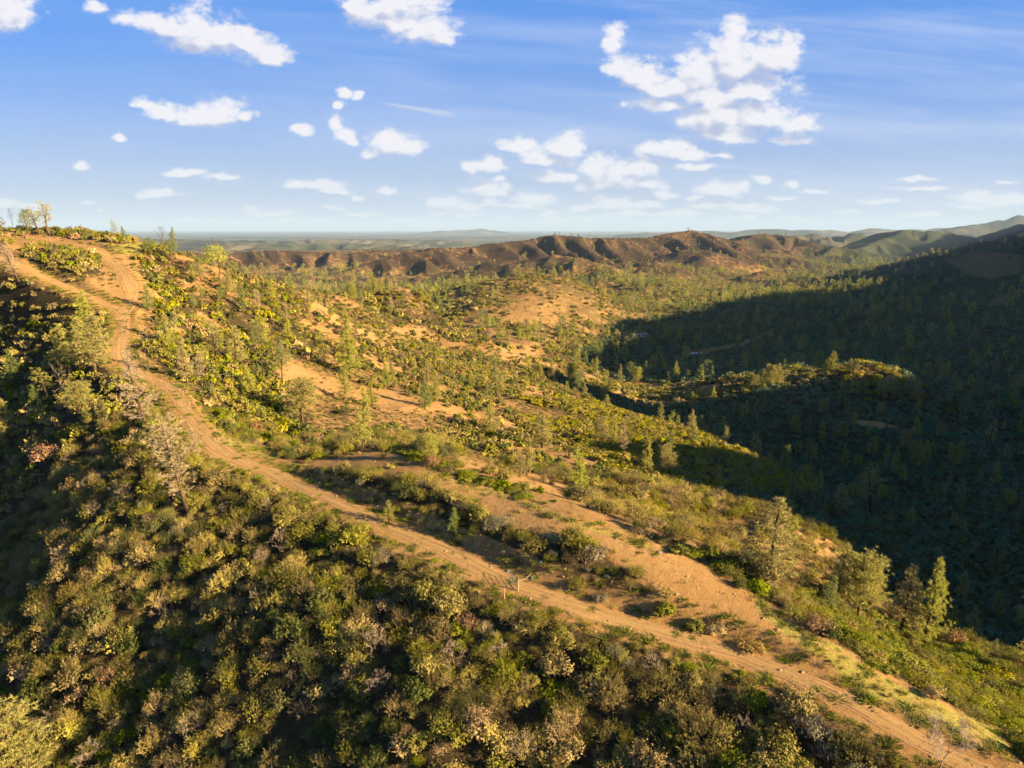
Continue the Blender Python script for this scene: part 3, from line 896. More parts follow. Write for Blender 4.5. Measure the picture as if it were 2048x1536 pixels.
# ------------------------------------------------------------------ plant shapes
class Shape:
    def __init__(s):
        s.v = []; s.t = []; s.q = []; s.mt = []; s.mq = []; s.n = 0

    def tube(s, pts, rad, mat=0, sides=5):
        pts = np.asarray(pts, float)
        rad = np.asarray(rad, float)
        k = len(pts)
        d = np.gradient(pts, axis=0)
        d /= np.linalg.norm(d, axis=1)[:, None] + 1e-9
        ref = np.where(np.abs(d[:, 2:3]) > .9, [[1., 0, 0]], [[0, 0, 1.]])
        a = np.cross(d, ref); a /= np.linalg.norm(a, axis=1)[:, None] + 1e-9
        b = np.cross(d, a)
        ang = np.linspace(0, 2 * math.pi, sides, endpoint=False)
        ring = pts[:, None] + rad[:, None, None] * (np.cos(ang)[None, :, None] * a[:, None] + np.sin(ang)[None, :, None] * b[:, None])
        base = s.n
        s.v.append(ring.reshape(-1, 3))
        i = np.arange(k - 1)[:, None] * sides
        j = np.arange(sides)[None]
        j2 = (j + 1) % sides
        f = np.stack([i + j, i + j2, i + sides + j2, i + sides + j], -1).reshape(-1, 4) + base
        s.q.append(f); s.mq.append(np.full(len(f), mat))
        s.n += k * sides

    def leaves(s, cen, nor, size, rng, mat=0, aspect=1.0):
        """one quad per centre, roughly facing NOR"""
        n = len(cen)
        nor = nor + rng.normal(0, .55, (n, 3))
        nor /= np.linalg.norm(nor, axis=1)[:, None] + 1e-9
        t = np.cross(nor, rng.normal(0, 1, (n, 3))); t /= np.linalg.norm(t, axis=1)[:, None] + 1e-9
        b = np.cross(nor, t)
        sz = np.asarray(size).reshape(-1, 1) * (.6 + .8 * rng.random((n, 1)))
        l = t * sz * aspect; w = b * sz * .5
        q = np.stack([cen - l * .5, cen + w * .9 + l * .05, cen + l * .6, cen - w * .9 + l * .05], 1)
        s.v.append(q.reshape(-1, 3))
        f = (np.arange(n)[:, None] * 4 + np.arange(4)[None]) + s.n
        s.q.append(f); s.mq.append(np.full(n, mat))
        s.n += n * 4

    def blades(s, cen, dirs, length, width, rng, mat=0):
        n = len(cen)
        dirs = dirs / (np.linalg.norm(dirs, axis=1)[:, None] + 1e-9)
        t = np.cross(dirs, rng.normal(0, 1, (n, 3))); t /= np.linalg.norm(t, axis=1)[:, None] + 1e-9
        L = (np.asarray(length).reshape(-1, 1) * (.7 + .6 * rng.random((n, 1))))
        w = np.asarray(width).reshape(-1, 1)
        tri = np.stack([cen - t * w, cen + t * w, cen + dirs * L], 1)
        s.v.append(tri.reshape(-1, 3))
        f = (np.arange(n)[:, None] * 3 + np.arange(3)[None]) + s.n
        s.t.append(f); s.mt.append(np.full(n, mat))
        s.n += n * 3

    def mesh(s, name, mats):
        v = np.concatenate(s.v)
        fs = []; mi = []
        if s.q:
            fs.append(np.concatenate(s.q)); mi.append(np.concatenate(s.mq))
        if s.t:
            fs.append(np.concatenate(s.t)); mi.append(np.concatenate(s.mt))
        return mesh_np(name, v, fs, mats, np.concatenate(mi))


def sphere_pts(n, rng, up=-.15):
    p = rng.normal(0, 1, (n * 2 + 20, 3)); p /= np.linalg.norm(p, axis=1)[:, None]
    p = p[p[:, 2] > up]
    return p[:n]


def make_shrub(rng, fine=False, nl=9, leaves=900, size=.10, h=.9, upright=.4, spread=.62, stems=7, lobe=.36):
    """unit shrub of radius 1: lobes of leaves on splayed stems; returns (foliage, stems)"""
    fo, st = Shape(), Shape()
    cs = []
    for i in range(nl):
        a = 2.4 * i + rng.random() * .9
        rr = spread * math.sqrt((i + .5) / nl)
        cs.append((rr * math.cos(a), rr * math.sin(a), h * (.72 - .42 * rr) * (.75 + .5 * rng.random())))
    cs = np.array(cs)
    per = leaves // nl
    for c in cs:
        rad = lobe * (.7 + .6 * rng.random())
        # shoots: small clusters sticking out of the lobe
        ns = max(5, per // 7)
        d = sphere_pts(ns, rng, -.3)
        tip = c + d * rad * (.75 + .5 * rng.random((len(d), 1))) * np.array([1, 1, 1.0 + upright * .6])
        dd = d + np.array([0, 0, upright])
        k = 7
        cc = np.repeat(tip, k, 0) - np.repeat(dd, k, 0) * (rng.random((len(tip) * k, 1)) * rad * .55) + rng.normal(0, size * .5, (len(tip) * k, 3))
        if fine:      # needle-leaved shoots
            cc = np.repeat(cc, 2, 0)
            fo.blades(cc + rng.normal(0, size * .3, cc.shape), np.repeat(dd, k * 2, 0) + rng.normal(0, .45, cc.shape), np.full(len(cc), size * 1.9), np.full(len(cc), size * .24), rng)
            continue
        fo.leaves(cc, np.repeat(dd, k, 0), np.full(len(cc), size), rng, 0, 1.3)
    for c in cs[:stems]:
        m = c * np.array([.45, .45, .5]) + rng.normal(0, .04, 3)
        st.tube([(0, 0, -.25), m, c, c * 1.15 + np.array([0, 0, .12])], [.05, .035, .02, .006], 0, 4)
    return fo, st


def merge(parts):
    """several shapes into one, each with its own material slot"""
    s = Shape()
    for k, p in enumerate(parts):
        for v in p.v: s.v.append(v)
        for f in p.q: s.q.append(f + s.n); s.mq.append(np.full(len(f), k))
        for f in p.t: s.t.append(f + s.n); s.mt.append(np.full(len(f), k))
        s.n += p.n
    return s


def make_pine(rng, H=12.0, tufts=420, blades=11, tlen=.42, bl_w=.035, lean=.04, first=.16, shape='cone', fork=True, width=.22, density=1.0, bare=.0, twigs=False, sides=6, r0f=.020):
    """foothill pine: slim leaning trunk that often forks, rising limbs, airy puffs of long needles. returns (trunk, crown)"""
    tr, cr = Shape(), Shape()
    la = rng.random() * 6.28
    zs = np.linspace(0, 1, 9)
    off = lean * H * zs ** 1.6
    wob = np.cumsum(rng.normal(0, .006 * H, (9, 2)), 0) * zs[:, None]
    ax = np.stack([off * math.cos(la) + wob[:, 0], off * math.sin(la) + wob[:, 1], zs * H], -1)
    ax[0, 2] = -.8
    r0 = r0f * H
    tr.tube(ax, r0 * (1 - zs) ** .8 + .02, 0, sides)
    axes = [(ax, zs, 1.0)]
    if fork:
        for _ in range(1 if rng.random() < .6 else 2):
            z0 = .35 + .25 * rng.random()
            p0 = np.array([np.interp(z0, zs, ax[:, i]) for i in range(3)])
            a = rng.random() * 6.28
            L = (1 - z0) * H * (.8 + .2 * rng.random())
            k = np.linspace(0, 1, 6)
            sp = (.16 + .10 * rng.random()) * L
            q = p0 + np.stack([np.cos(a) * sp * k ** .7, np.sin(a) * sp * k ** .7, L * k], -1)
            tr.tube(q, r0 * .6 * (1 - k) ** .8 + .02, 0, sides)
            axes.append((q, z0 + (1 - z0) * k, .6))
    tips = []; tdir = []
    nb = max(10, int(tufts / 9))
    for q, zz, wgt in axes:
        n = int(nb * (1.0 if wgt == 1 else .5))
        for i in range(n):
            f = (i + rng.random()) / n
            z = max(first, zz[0]) + (1 - max(first, zz[0])) * f
            z = min(z, .985)
            p0 = np.array([np.interp(z, zz, q[:, j]) for j in range(3)])
            if shape == 'cone':
                L = width * H * (1.02 - z) ** .75 * (.55 + .6 * rng.random()) * 1.15
                if z < first + .12: L *= .75
            elif shape == 'round':
                L = width * H * (math.sin(math.pi * min(1, (z - first) / (1 - first) * .8 + .2)) ** .6 + .15) * (.6 + .5 * rng.random())
            else:
                L = width * H * (.75 - .35 * abs(z - .62) * 2) * (.5 + .8 * rng.random())
            L *= (1.0 if wgt == 1 else .7)
            if L < .25: L = .25
            a = rng.random() * 6.28
            rise = (-.05 + .75 * z) * (.7 + .5 * rng.random())
            d = np.array([math.cos(a), math.sin(a), rise])
            k = np.linspace(0, 1, 4)
            limb = p0 + d[None] * (L * k)[:, None] + np.array([0, 0, 1.0])[None] * (L * .22 * k ** 2 - L * .06 * np.sin(k * 3.1))[:, None]
            (cr if twigs else tr).tube(limb, .0042 * H * (1 - z * .6) * (1 - k) + .012, 1 if twigs else 0, 3)
            m = max(2, int(tufts / nb * L / (width * H) * 1.4 * density))
            if rng.random() < bare: m = 0
            for _ in range(m):
                u = .35 + .65 * rng.random() ** .8
                c = np.array([np.interp(u, k, limb[:, j]) for j in range(3)])
                side = rng.normal(0, .20 * L + .10, 3) * np.array([1, 1, .55])
                c2 = c + side * (1.1 - u * .5)
                tips.append(c2)
                tdir.append(c2 - p0 + np.array([0, 0, .5 * L]))
                if twigs and rng.random() < .5:
                    cr.tube([c, c2], [.016, .008], 1, 3)
    top = axes[0][0][-1]
    for _ in range(6):
        tips.append(top + rng.normal(0, .02 * H, 3)); tdir.append(np.array([0, 0, 1.0]) + rng.normal(0, .3, 3))
    tips = np.array(tips); tdir = np.array(tdir)
    tdir /= np.linalg.norm(tdir, axis=1)[:, None] + 1e-9
    c = np.repeat(tips, blades, 0)
    sp = rng.normal(0, 1, (len(c), 3)); sp /= np.linalg.norm(sp, axis=1)[:, None]
    dr = sp * .85 + np.repeat(tdir, blades, 0) * .75
    cr.blades(c + sp * .05, dr, np.full(len(c), tlen), np.full(len(c), bl_w), rng, 0)
    return tr, cr


def make_bare_tree(rng, H=6.0, spread=.55, levels=4, r0=.10, first=.25, n0=7, upright=.7, fan=3):
    """leafless crown: limbs that split again and again; returns (trunk, crown of twigs)"""
    tr, cr = Shape(), Shape()
    trunk = [(0, 0, -.5)]
    p = np.array([0., 0, 0])
    for k in range(5):
        trunk.append(tuple(p)); p = p + np.array([rng.normal(0, .04 * H), rng.normal(0, .04 * H), H * .2])
    tr.tube(trunk, np.linspace(r0 * 1.2, r0 * .25, len(trunk)), 0, 6)
    trunk = np.array(trunk)

    def grow(p, d, L, r, lev):
        k = np.linspace(0, 1, 4)
        bend = rng.normal(0, .16, 3)
        pts = p + d[None] * (L * k)[:, None] + bend[None] * (L * k ** 2)[:, None]
        (tr if lev >= levels - 1 else cr).tube(pts, r * (1 - .6 * k), 0, 4 if lev > 1 else 3)
        if lev <= 0: return
        for i in range(fan):
            u = .45 + .55 * (i + rng.random()) / fan
            q = np.array([np.interp(u, k, pts[:, j]) for j in range(3)])
            nd = d + rng.normal(0, spread, 3) + np.array([0, 0, .12])
            nd /= np.linalg.norm(nd)
            grow(q, nd, L * (.52 + .2 * rng.random()), max(r * .5, .0022 * H), lev - 1)
    for i in range(n0):
        z = first + (1 - first) * (i + rng.random()) / n0
        q = np.array([np.interp(z * H, trunk[:, 2], trunk[:, j]) for j in range(3)])
        a = 2.4 * i + rng.random()
        d = np.array([math.cos(a), math.sin(a), upright]); d /= np.linalg.norm(d)
        grow(q, d, H * .42 * (1.15 - z * .6), r0 * .45 * (1.1 - z * .7) + .008, levels)
    return tr, cr


rng = np.random.default_rng(5)
PROTO = bpy.data.collections.new('plant_prototypes')     # never linked to the scene: only read by the instancers
PM = []                                                  # prototype meshes in order


def proto(mesh):
    o = bpy.data.objects.new('p%03d' % len(PM), mesh)
    PROTO.objects.link(o)
    PM.append(mesh)
    return len(PM) - 1


SPECIES = {}
SH = {}
KINDS = {  # leaf kind: shrub variants (nl, leaves, size, h, upright, spread, lobe)
    'olive': dict(h=1.0, upright=.5, size=.085), 'tan': dict(h=1.0, upright=.35, size=.075), 'green': dict(h=.95, upright=.3, size=.12, lobe=.33),
    'gold': dict(h=.7, upright=.5, size=.09), 'dark': dict(h=1.0, upright=.6, size=.085), 'grey': dict(h=.9, upright=.5, size=.06, lobe=.33), 'rust': dict(h=.9, upright=.4, size=.08),
}
for kd, kw in KINDS.items():
    SH[kd] = []
    for v in range(4 if kd in ('olive', 'tan', 'green', 'dark', 'gold') else 2):
        kw = dict(kw, size=kw['size'] * .70)
        fo, st = make_shrub(rng, nl=9 + 3 * (v % 3), leaves=2500, fine=(kd in ('tan', 'dark', 'olive') and v % 2 == 1), **kw)
        idx = proto(merge([fo, st]).mesh('shrub_' + kd, [M[kd], M['twig']]))
        SH[kd].append(idx)
SH['twiggy'] = []
for v in range(3):
    t_, c_ = make_bare_tree(rng, H=1.25, spread=.55, levels=3, r0=.05, first=.05, n0=9, upright=.8, fan=4)
    SH['twiggy'].append(proto(merge([t_, c_]).mesh('shrub_twiggy', [M['twig'], M['lichen'] if v else M['deadwood']])))
TUFT = []
for v, mt in enumerate(('grass', 'grass', 'sprout', 'sprout')):
    s_ = Shape()
    n_ = 60 if v < 2 else 90
    c_ = rng.normal(0, .22 if v < 2 else .30, (n_, 3)) * np.array([1, 1, 0])
    s_.blades(c_, c_ * (1.2 if v < 2 else 2.0) + np.array([0, 0, .6]) + rng.normal(0, .15, (n_, 3)), np.full(n_, .42 if v < 2 else .40), np.full(n_, .02 if v < 2 else .045), rng)
    TUFT.append(proto(s_.mesh('tuft', [M[mt]])))
# medium detail for the hillsides
MED = {}
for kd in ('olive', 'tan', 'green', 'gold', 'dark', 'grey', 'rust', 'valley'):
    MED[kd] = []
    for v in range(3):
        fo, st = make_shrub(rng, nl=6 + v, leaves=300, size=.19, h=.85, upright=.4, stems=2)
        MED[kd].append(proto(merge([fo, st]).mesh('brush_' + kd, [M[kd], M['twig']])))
# clumps for the far valley
CLP = {}
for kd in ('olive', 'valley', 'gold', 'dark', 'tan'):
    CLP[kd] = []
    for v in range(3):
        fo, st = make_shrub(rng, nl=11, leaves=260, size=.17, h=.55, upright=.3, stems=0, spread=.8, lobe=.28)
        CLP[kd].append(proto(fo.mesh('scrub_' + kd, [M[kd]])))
PINE_HI = []       # (trunk mesh, crown mesh, joined prototype index, height)
for i in range(7):
    shp = ['cone', 'cone', 'round', 'cone', 'open', 'cone', 'round'][i]
    H = 12.0
    t, c = make_pine(rng, H, tufts=[760, 820, 760, 700, 230, 820, 300][i], blades=13, tlen=.40, bl_w=.036, shape=shp, width=[.20, .23, .25, .17, .24, .22, .25][i], fork=i in (2, 4, 6), first=[.12, .12, .24, .08, .35, .10, .28][i], lean=.02)
    mat = M['pinegreen'] if i in (3, 6) else M['pine']
    PINE_HI.append((t.mesh('pine_trunk', [M['bark']]), c.mesh('pine_crown', [mat]), H))
PINE_LO = []
for i in range(6):
    H = 12.0
    t, c = make_pine(rng, H, tufts=170, blades=8, tlen=.80, bl_w=.11, shape=['cone', 'round', 'cone'][i % 3], width=.27, fork=i % 2 == 1, first=.12, sides=4)
    PINE_LO.append(proto(merge([t, c]).mesh('far_pine', [M['bark'], M['pine'] if i % 2 else M['pinegreen']])))
PINE_FAR = []
for i in range(5):
    H = 12.0
    t, c = make_pine(rng, H, tufts=54, blades=6, tlen=1.7, bl_w=.34, shape=['cone', 'round'][i % 2], width=.30, fork=False, first=.12, sides=3)
    PINE_FAR.append(proto(merge([t, c]).mesh('distant_pine', [M['bark'], M['pine'] if i % 2 else M['pinegreen']])))
# pines thinned by fire: grey limbs, few needles
PINE_DEAD = []
for i in range(3):
    H = 12.0
    t, c = make_pine(rng, H, tufts=520, blades=9, tlen=.30, bl_w=.020, shape=['open', 'cone', 'cone'][i], width=.20, fork=i == 0, first=.2, lean=.05, twigs=True, r0f=.013)
    PINE_DEAD.append((t.mesh('pine_trunk', [M['bark']]), c.mesh('pine_crown', [M['pinedead'], M['deadwood']]), H))
print('prototypes', len(PM))


def instancer(name, rows, label, kind='stuff', cat=None, group=None):
    """one object whose points carry a prototype each: rows of x, y, z, scale xy, scale z, turn, tilt, prototype"""
    rows = np.asarray(rows, float)
    me = bpy.data.meshes.new(name)
    me.vertices.add(len(rows))
    me.vertices.foreach_set('co', rows[:, :3].astype(np.float32).ravel())
    def fattr(nm, typ, arr, key):
        a = me.attributes.new(nm, typ, 'POINT'); a.data.foreach_set(key, arr)
    fattr('sc', 'FLOAT_VECTOR', np.stack([rows[:, 3], rows[:, 3], rows[:, 4]], -1).astype(np.float32).ravel(), 'vector')
    fattr('ro', 'FLOAT_VECTOR', np.stack([rows[:, 6], rows[:, 6] * .5, rows[:, 5]], -1).astype(np.float32).ravel(), 'vector')
    fattr('pi', 'INT', rows[:, 7].astype(np.int32), 'value')
    o = link(name, me)
    ng = bpy.data.node_groups.new('plant_' + name, 'GeometryNodeTree')
    ng.interface.new_socket('Geometry', in_out='INPUT', socket_type='NodeSocketGeometry')
    ng.interface.new_socket('Geometry', in_out='OUTPUT', socket_type='NodeSocketGeometry')
    N_ = ng.nodes
    gi, go = N_.new('NodeGroupInput'), N_.new('NodeGroupOutput')
    ci = N_.new('GeometryNodeCollectionInfo')
    ci.inputs['Collection'].default_value = PROTO
    ci.inputs['Separate Children'].default_value = True
    ci.inputs['Reset Children'].default_value = True
    iop = N_.new('GeometryNodeInstanceOnPoints')
    iop.inputs['Pick Instance'].default_value = True
    def na(nm, dt):
        n = N_.new('GeometryNodeInputNamedAttribute'); n.data_type = dt; n.inputs['Name'].default_value = nm
        return n.outputs['Attribute']
    L_ = ng.links
    L_.new(gi.outputs[0], iop.inputs['Points'])
    L_.new(ci.outputs[0], iop.inputs['Instance'])
    L_.new(na('pi', 'INT'), iop.inputs['Instance Index'])
    L_.new(na('sc', 'FLOAT_VECTOR'), iop.inputs['Scale'])
    L_.new(na('ro', 'FLOAT_VECTOR'), iop.inputs['Rotation'])
    L_.new(iop.outputs[0], go.inputs[0])
    md = o.modifiers.new('plants', 'NODES')
    md.node_group = ng
    tag(o, label, cat, group, kind)
    print(name, len(rows))
    return o


# ------------------------------------------------------------------ scattering
def polar_cells(r0, r1, step, tmin, tmax, seed):
    """jittered points, about one per STEP metres"""
    g = np.random.default_rng(seed)
    out = []
    xs = np.arange(-r1, r1, step); ys = np.arange(-r1 * .1, r1, step)
    X, Y = np.meshgrid(xs, ys)
    X = X + (np.arange(len(ys)) % 2)[:, None] * step * .5
    x = X.ravel() + g.uniform(-.42, .42, X.size) * step
    y = Y.ravel() + g.uniform(-.42, .42, X.size) * step
    r = np.hypot(x, y); th = np.degrees(np.arctan2(x, y))
    k = (r >= r0) & (r < r1) & (th > tmin) & (th < tmax)
    return x[k], y[k]


def inview(x, y, z, m=230):
    px, py, zc = project(x, y, z)
    return (px > -m) & (px < 2048 + m) & (py < 1536 + 2 * m)


HERO = []        # keep-clear discs x, y, r for the placed trees


def clear_of(x, y, discs):
    k = np.ones(len(x), bool)
    for hx, hy, hr in discs:
        k &= (x - hx) ** 2 + (y - hy) ** 2 > hr * hr
    return k


def pick_kind(px, py, x, y, z, below, shade, g):
    """leaf kind for each shrub"""
    n = len(x)
    u = g.random(n)
    k = np.full(n, 'olive', dtype=object)
    pat = fbm(x, y, 16, 3, 201); pat2 = fbm(x, y, 11, 2, 207)
    # open hillside
    k[(u > .55)] = 'dark'
    k[(u > .80)] = 'tan'
    k[(u > .90)] = 'green'
    k[(u > .97)] = 'rust'
    hill = inpoly(px, py, [(250, 470), (440, 560), (620, 600), (560, 720), (600, 900), (440, 880), (330, 780), (300, 600)])
    k[hill & (u < .45)] = 'green'
    k[hill & (u >= .45) & (u < .6)] = 'gold'
    # slope under the road
    b = below & (np.hypot(x, y) < 420)
    v = u + pat * .55
    k[b] = np.where(v[b] < .30, 'dark', np.where(v[b] < .58, 'olive', np.where(v[b] < .93, 'tan', 'tan')))
    k[b & (pat2 > .52) & (u > .3)] = 'green'
    k[b & (u > .935)] = 'twiggy'
    k[b & (u > .98)] = 'grey'
    k[b & (u > .985)] = 'rust'
    near_road = polydist(x, y, ROAD3)[0]
    k[b & (near_road < 14) & (u < .8)] = np.where(u[b & (near_road < 14) & (u < .8)] < .2, 'green', 'olive')
    k[b & (near_road < 7) & (u > .9)] = 'grey'
    gl = inpoly(px, py, GREENLOW); k[gl] = np.where(u[gl] < .75, 'green', 'gold')
    hd = inpoly(px, py, HEDGE); k[hd] = 'green'
    hp = inpoly(px, py, [(1690, 732), (1760, 738), (1860, 775), (1830, 810), (1720, 802), (1680, 770)]) & (np.hypot(x, y) > 380) & (np.hypot(x, y) < 520); k[hp] = 'gold'
    go = inpoly(px, py, GOLD); k[go] = np.where(u[go] < .72, 'gold', 'olive')
    bk = inpoly(px, py, BANK); k[bk] = np.where(u[bk] < .5, 'olive', np.where(u[bk] < .8, 'dark', 'grey'))
    br = inpoly(px, py, [(1130, 980), (1290, 960), (1450, 985), (1600, 1050), (1770, 1200), (1600, 1170), (1500, 1140), (1300, 1080)])
    k[br] = np.where(u[br] < .35, 'tan', np.where(u[br] < .8, 'olive', 'gold'))
    sh = shade & ~hp & ~go & (np.hypot(x, y) > 140); k[sh] = np.where(u[sh] < .75, 'valley', 'dark')  # inside the computed shadow most brush takes the shade-tinted leaf
    return k


def slope_ok(x, y):
    return True


def shrubs(r0, r1, step, seed, smin, smax, tier):
    g = np.random.default_rng(seed)
    x, y = polar_cells(r0, r1, step, -49, 49, seed)
    z = height(x, y)
    dn, bare, grass, px, py, zc, below, shade = cover(x, y, z)
    k = (g.random(len(x)) < dn) & inview(x, y, z)
    k &= clear_of(x, y, HERO)
    x, y, z, px, py, zc, below, shade, bare, grass = [q[k] for q in (x, y, z, px, py, zc, below, shade, bare, grass)]
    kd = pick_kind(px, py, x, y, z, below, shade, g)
    s = (smin + (smax - smin) * g.random(len(x)) ** 1.6) * .5
    rd = polydist(x, y, ROAD3)[0]
    s = np.where((bare > 0) | (grass > 0), s * (.25 + .35 * g.random(len(x))), s)
    s = np.where(rd < 5.0, s * .5, s)
    s = np.where(inpoly(px, py, GREENLOW) | inpoly(px, py, HEDGE), s * .95, s)
    s = np.where(inpoly(px, py, GOLD), s * 1.2, s)
    hz = s * (.8 + .5 * g.random(len(x)))
    hz = np.where(kd == 'green', hz * .85, hz)
    hz = np.where(inpoly(px, py, GREENLOW) | inpoly(px, py, GOLD) | inpoly(px, py, HEDGE), hz * .62, hz)
    rows = []
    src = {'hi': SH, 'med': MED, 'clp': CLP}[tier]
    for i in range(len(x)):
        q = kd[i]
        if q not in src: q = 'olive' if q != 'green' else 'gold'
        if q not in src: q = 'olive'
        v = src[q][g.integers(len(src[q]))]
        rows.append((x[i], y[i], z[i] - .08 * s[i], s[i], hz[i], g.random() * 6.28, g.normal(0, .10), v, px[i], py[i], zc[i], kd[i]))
    return rows


def pine_points(step, r0, r1, dens, seed):
    g = np.random.default_rng(seed)
    x, y = polar_cells(r0, r1, step, -41, 41, seed)
    z = height(x, y)
    k = inview(x, y, z, 40)
    x, y, z = x[k], y[k], z[k]
    px, py, zc = project(x, y, z)
    p = dens(x, y, z, px, py)
    k = g.random(len(x)) < p
    return x[k], y[k], z[k], px[k], py[k], zc[k], g


# ------------------------------------------------------------------ dirt roads
def road_material():
    m, T = new_mat('road_dirt')
    pos = T.n('ShaderNodeNewGeometry').outputs['Position']
    ac = T.n('ShaderNodeAttribute', attribute_name='across').outputs['Fac']
    al = T.n('ShaderNodeAttribute', attribute_name='along').outputs['Fac']
    wob = T.noise(pos, .12, 3, .5)
    a = T.m('ADD', ac, T.m('MULTIPLY', T.m('SUBTRACT', wob, .5), .5))
    vec = T.n('ShaderNodeCombineXYZ', ins={0: T.m('MULTIPLY', a, 3.0), 1: T.m('MULTIPLY', al, .07), 2: 0.0}).outputs[0]
    n1 = T.noise(vec, 1.6, 5, .6)
    n2 = T.noise(pos, 3.0, 5, .7)
    rut = T.ramp(T.m('ABSOLUTE', T.m('SUBTRACT', T.m('ABSOLUTE', a), .42)), .0, .17)
    rut = T.m('MAXIMUM', rut, T.ramp(T.noise(pos, .35, 4, .6), .42, .6))
    c = T.mix(T.ramp(n1, .3, .7), (.26, .160, .072), (.385, .245, .112))
    c = T.mix(T.m('MULTIPLY', T.m('SUBTRACT', 1.0, rut), .25), c, (.28, .165, .075))
    c = T.mix(T.m('MULTIPLY', T.ramp(n2, .5, .75), .4), c, (.24, .15, .07))
    mid = T.m('SUBTRACT', 1.0, T.ramp(T.m('ABSOLUTE', a), .0, .2))
    c = T.mix(T.m('MULTIPLY', mid, T.ramp(n2, .45, .6)), c, (.33, .28, .09))
    h = T.m('ADD', T.m('MULTIPLY', rut, .5), T.m('MULTIPLY', n2, .4))
    finish(T, c, .95, T.m('ADD', h, T.m('MULTIPLY', n1, .5)), .05, .15, .8)
    return m


M['road'] = road_material()


def ribbon(name, pts, hw, label, lift=.05, ragged=.6, seed=1):
    # resample about every 0.7 m
    pts = np.array(smooth_poly(pts, 3))
    d = np.concatenate([[0], np.cumsum(np.linalg.norm(np.diff(pts[:, :2], axis=0), axis=1))])
    s = np.arange(0, d[-1], .7)
    cx, cy_ = np.interp(s, d, pts[:, 0]), np.interp(s, d, pts[:, 1])
    tx_, ty_ = np.gradient(cx), np.gradient(cy_)
    L = np.hypot(tx_, ty_)
    nx, ny = -ty_ / L, tx_ / L
    W_ = np.linspace(-1, 1, 13)
    hl = hw * (1 + ragged * fbm(s, s * 0 + seed, 6, 3, seed)); hr = hw * (1 + ragged * fbm(s, s * 0 + 50 + seed, 6, 3, seed + 5))
    wid = np.where(W_[None] < 0, hl[:, None], hr[:, None]) * W_[None]
    X = cx[:, None] + nx[:, None] * wid; Y = cy_[:, None] + ny[:, None] * wid
    Z = height(X.ravel(), Y.ravel()).reshape(X.shape) + lift
    edge = np.abs(W_) > .99
    Z[:, edge] -= lift + .12
    rut = np.exp(-((np.abs(wid) - .8) / .22) ** 2)
    Z -= .022 * rut
    n, k = X.shape
    i = np.arange(n - 1)[:, None] * k + np.arange(k - 1)[None]
    f = np.stack([i, i + 1, i + k + 1, i + k], -1).reshape(-1, 4)
    me = mesh_np(name, np.stack([X, Y, Z], -1).reshape(-1, 3), f, [M['road']], smooth=True)
    for nm, arr in (('across', (np.ones(n)[:, None] * W_[None])), ('along', s[:, None] * np.ones(k)[None])):
        at = me.attributes.new(nm, 'FLOAT', 'POINT'); at.data.foreach_set('value', arr.ravel().astype(np.float32))
    o = link(name, me)
    tag(o, label, 'road', kind='structure')
    return o


ribbon('dirt_road', [P(*p) for p in ROAD], 1.55, 'rutted dirt road winding along the ridge')
ribbon('dirt_track', [P(*p) for p in SPUR_ROAD], 2.0, 'bulldozed dirt track climbing to the hill top', seed=4)


# ------------------------------------------------------------------ hand placed trees
def instance_thing(name, parts, loc, rot, scl, label, cat, group=None):
    """an Empty carrying a mesh per part"""
    e = bpy.data.objects.new(name, None)
    e.empty_display_size = .5
    COL.objects.link(e)
    e.location = loc
    e.rotation_mode = 'QUATERNION'
    e.rotation_quaternion = rot
    e.scale = scl
    for nm, me in parts:
        o = bpy.data.objects.new(nm, me); o.parent = e; COL.objects.link(o)
    return tag(e, label, cat, group)


rb = np.random.default_rng(77)
BARE = []
for i, kw in enumerate((dict(H=6, spread=.5, levels=4, r0=.11, n0=8, first=.12, upright=.65, fan=4), dict(H=11, spread=.28, levels=3, r0=.22, n0=7, first=.35, upright=1.8, fan=3), dict(H=9, spread=.5, levels=2, r0=.10, n0=9, first=.3, upright=.5, fan=2))):
    t_, c_ = make_bare_tree(rb, **kw)
    BARE.append((t_.mesh('bare_trunk', [M['deadwood'] if i != 1 else M['bark']]), c_.mesh('bare_twigs', [M['lichen'] if i == 0 else (M['twig'] if i == 1 else M['deadwood'])]), kw['H']))
t_, c_ = make_bare_tree(rb, H=9, spread=.34, levels=2, r0=.20, n0=7, first=.35, upright=1.5, fan=3)
# broad crowned oak with thin leaves
oc = Shape()
d_ = sphere_pts(230, rb, -.25)
cen = np.array([0, 0, 6.3]) + d_ * np.array([3.3, 3.3, 3.0]) * (.7 + .35 * rb.random((len(d_), 1)))
cc_ = np.repeat(cen, 9, 0) + rb.normal(0, .28, (len(cen) * 9, 3))
oc.leaves(cc_, np.repeat(d_, 9, 0), np.full(len(cc_), .20), rb)
OAK = (merge([t_, c_]).mesh('oak_trunk', [M['bark'], M['twig']]), oc.mesh('oak_crown', [M['pine']]), 9.0)
MODELS = {}
for i, m_ in enumerate(PINE_HI): MODELS['P%d' % i] = m_
for i, m_ in enumerate(PINE_DEAD): MODELS['D%d' % i] = m_
for i, m_ in enumerate(BARE): MODELS['B%d' % i] = m_
MODELS['O'] = OAK


def mwidth(mod):
    me = mod[1]
    co = np.empty(len(me.vertices) * 3, np.float32); me.vertices.foreach_get('co', co)
    co = co.reshape(-1, 3)
    return float(np.percentile(co[:, 0], 97) - np.percentile(co[:, 0], 3)), float(np.percentile(co[:, 2], 99.5))


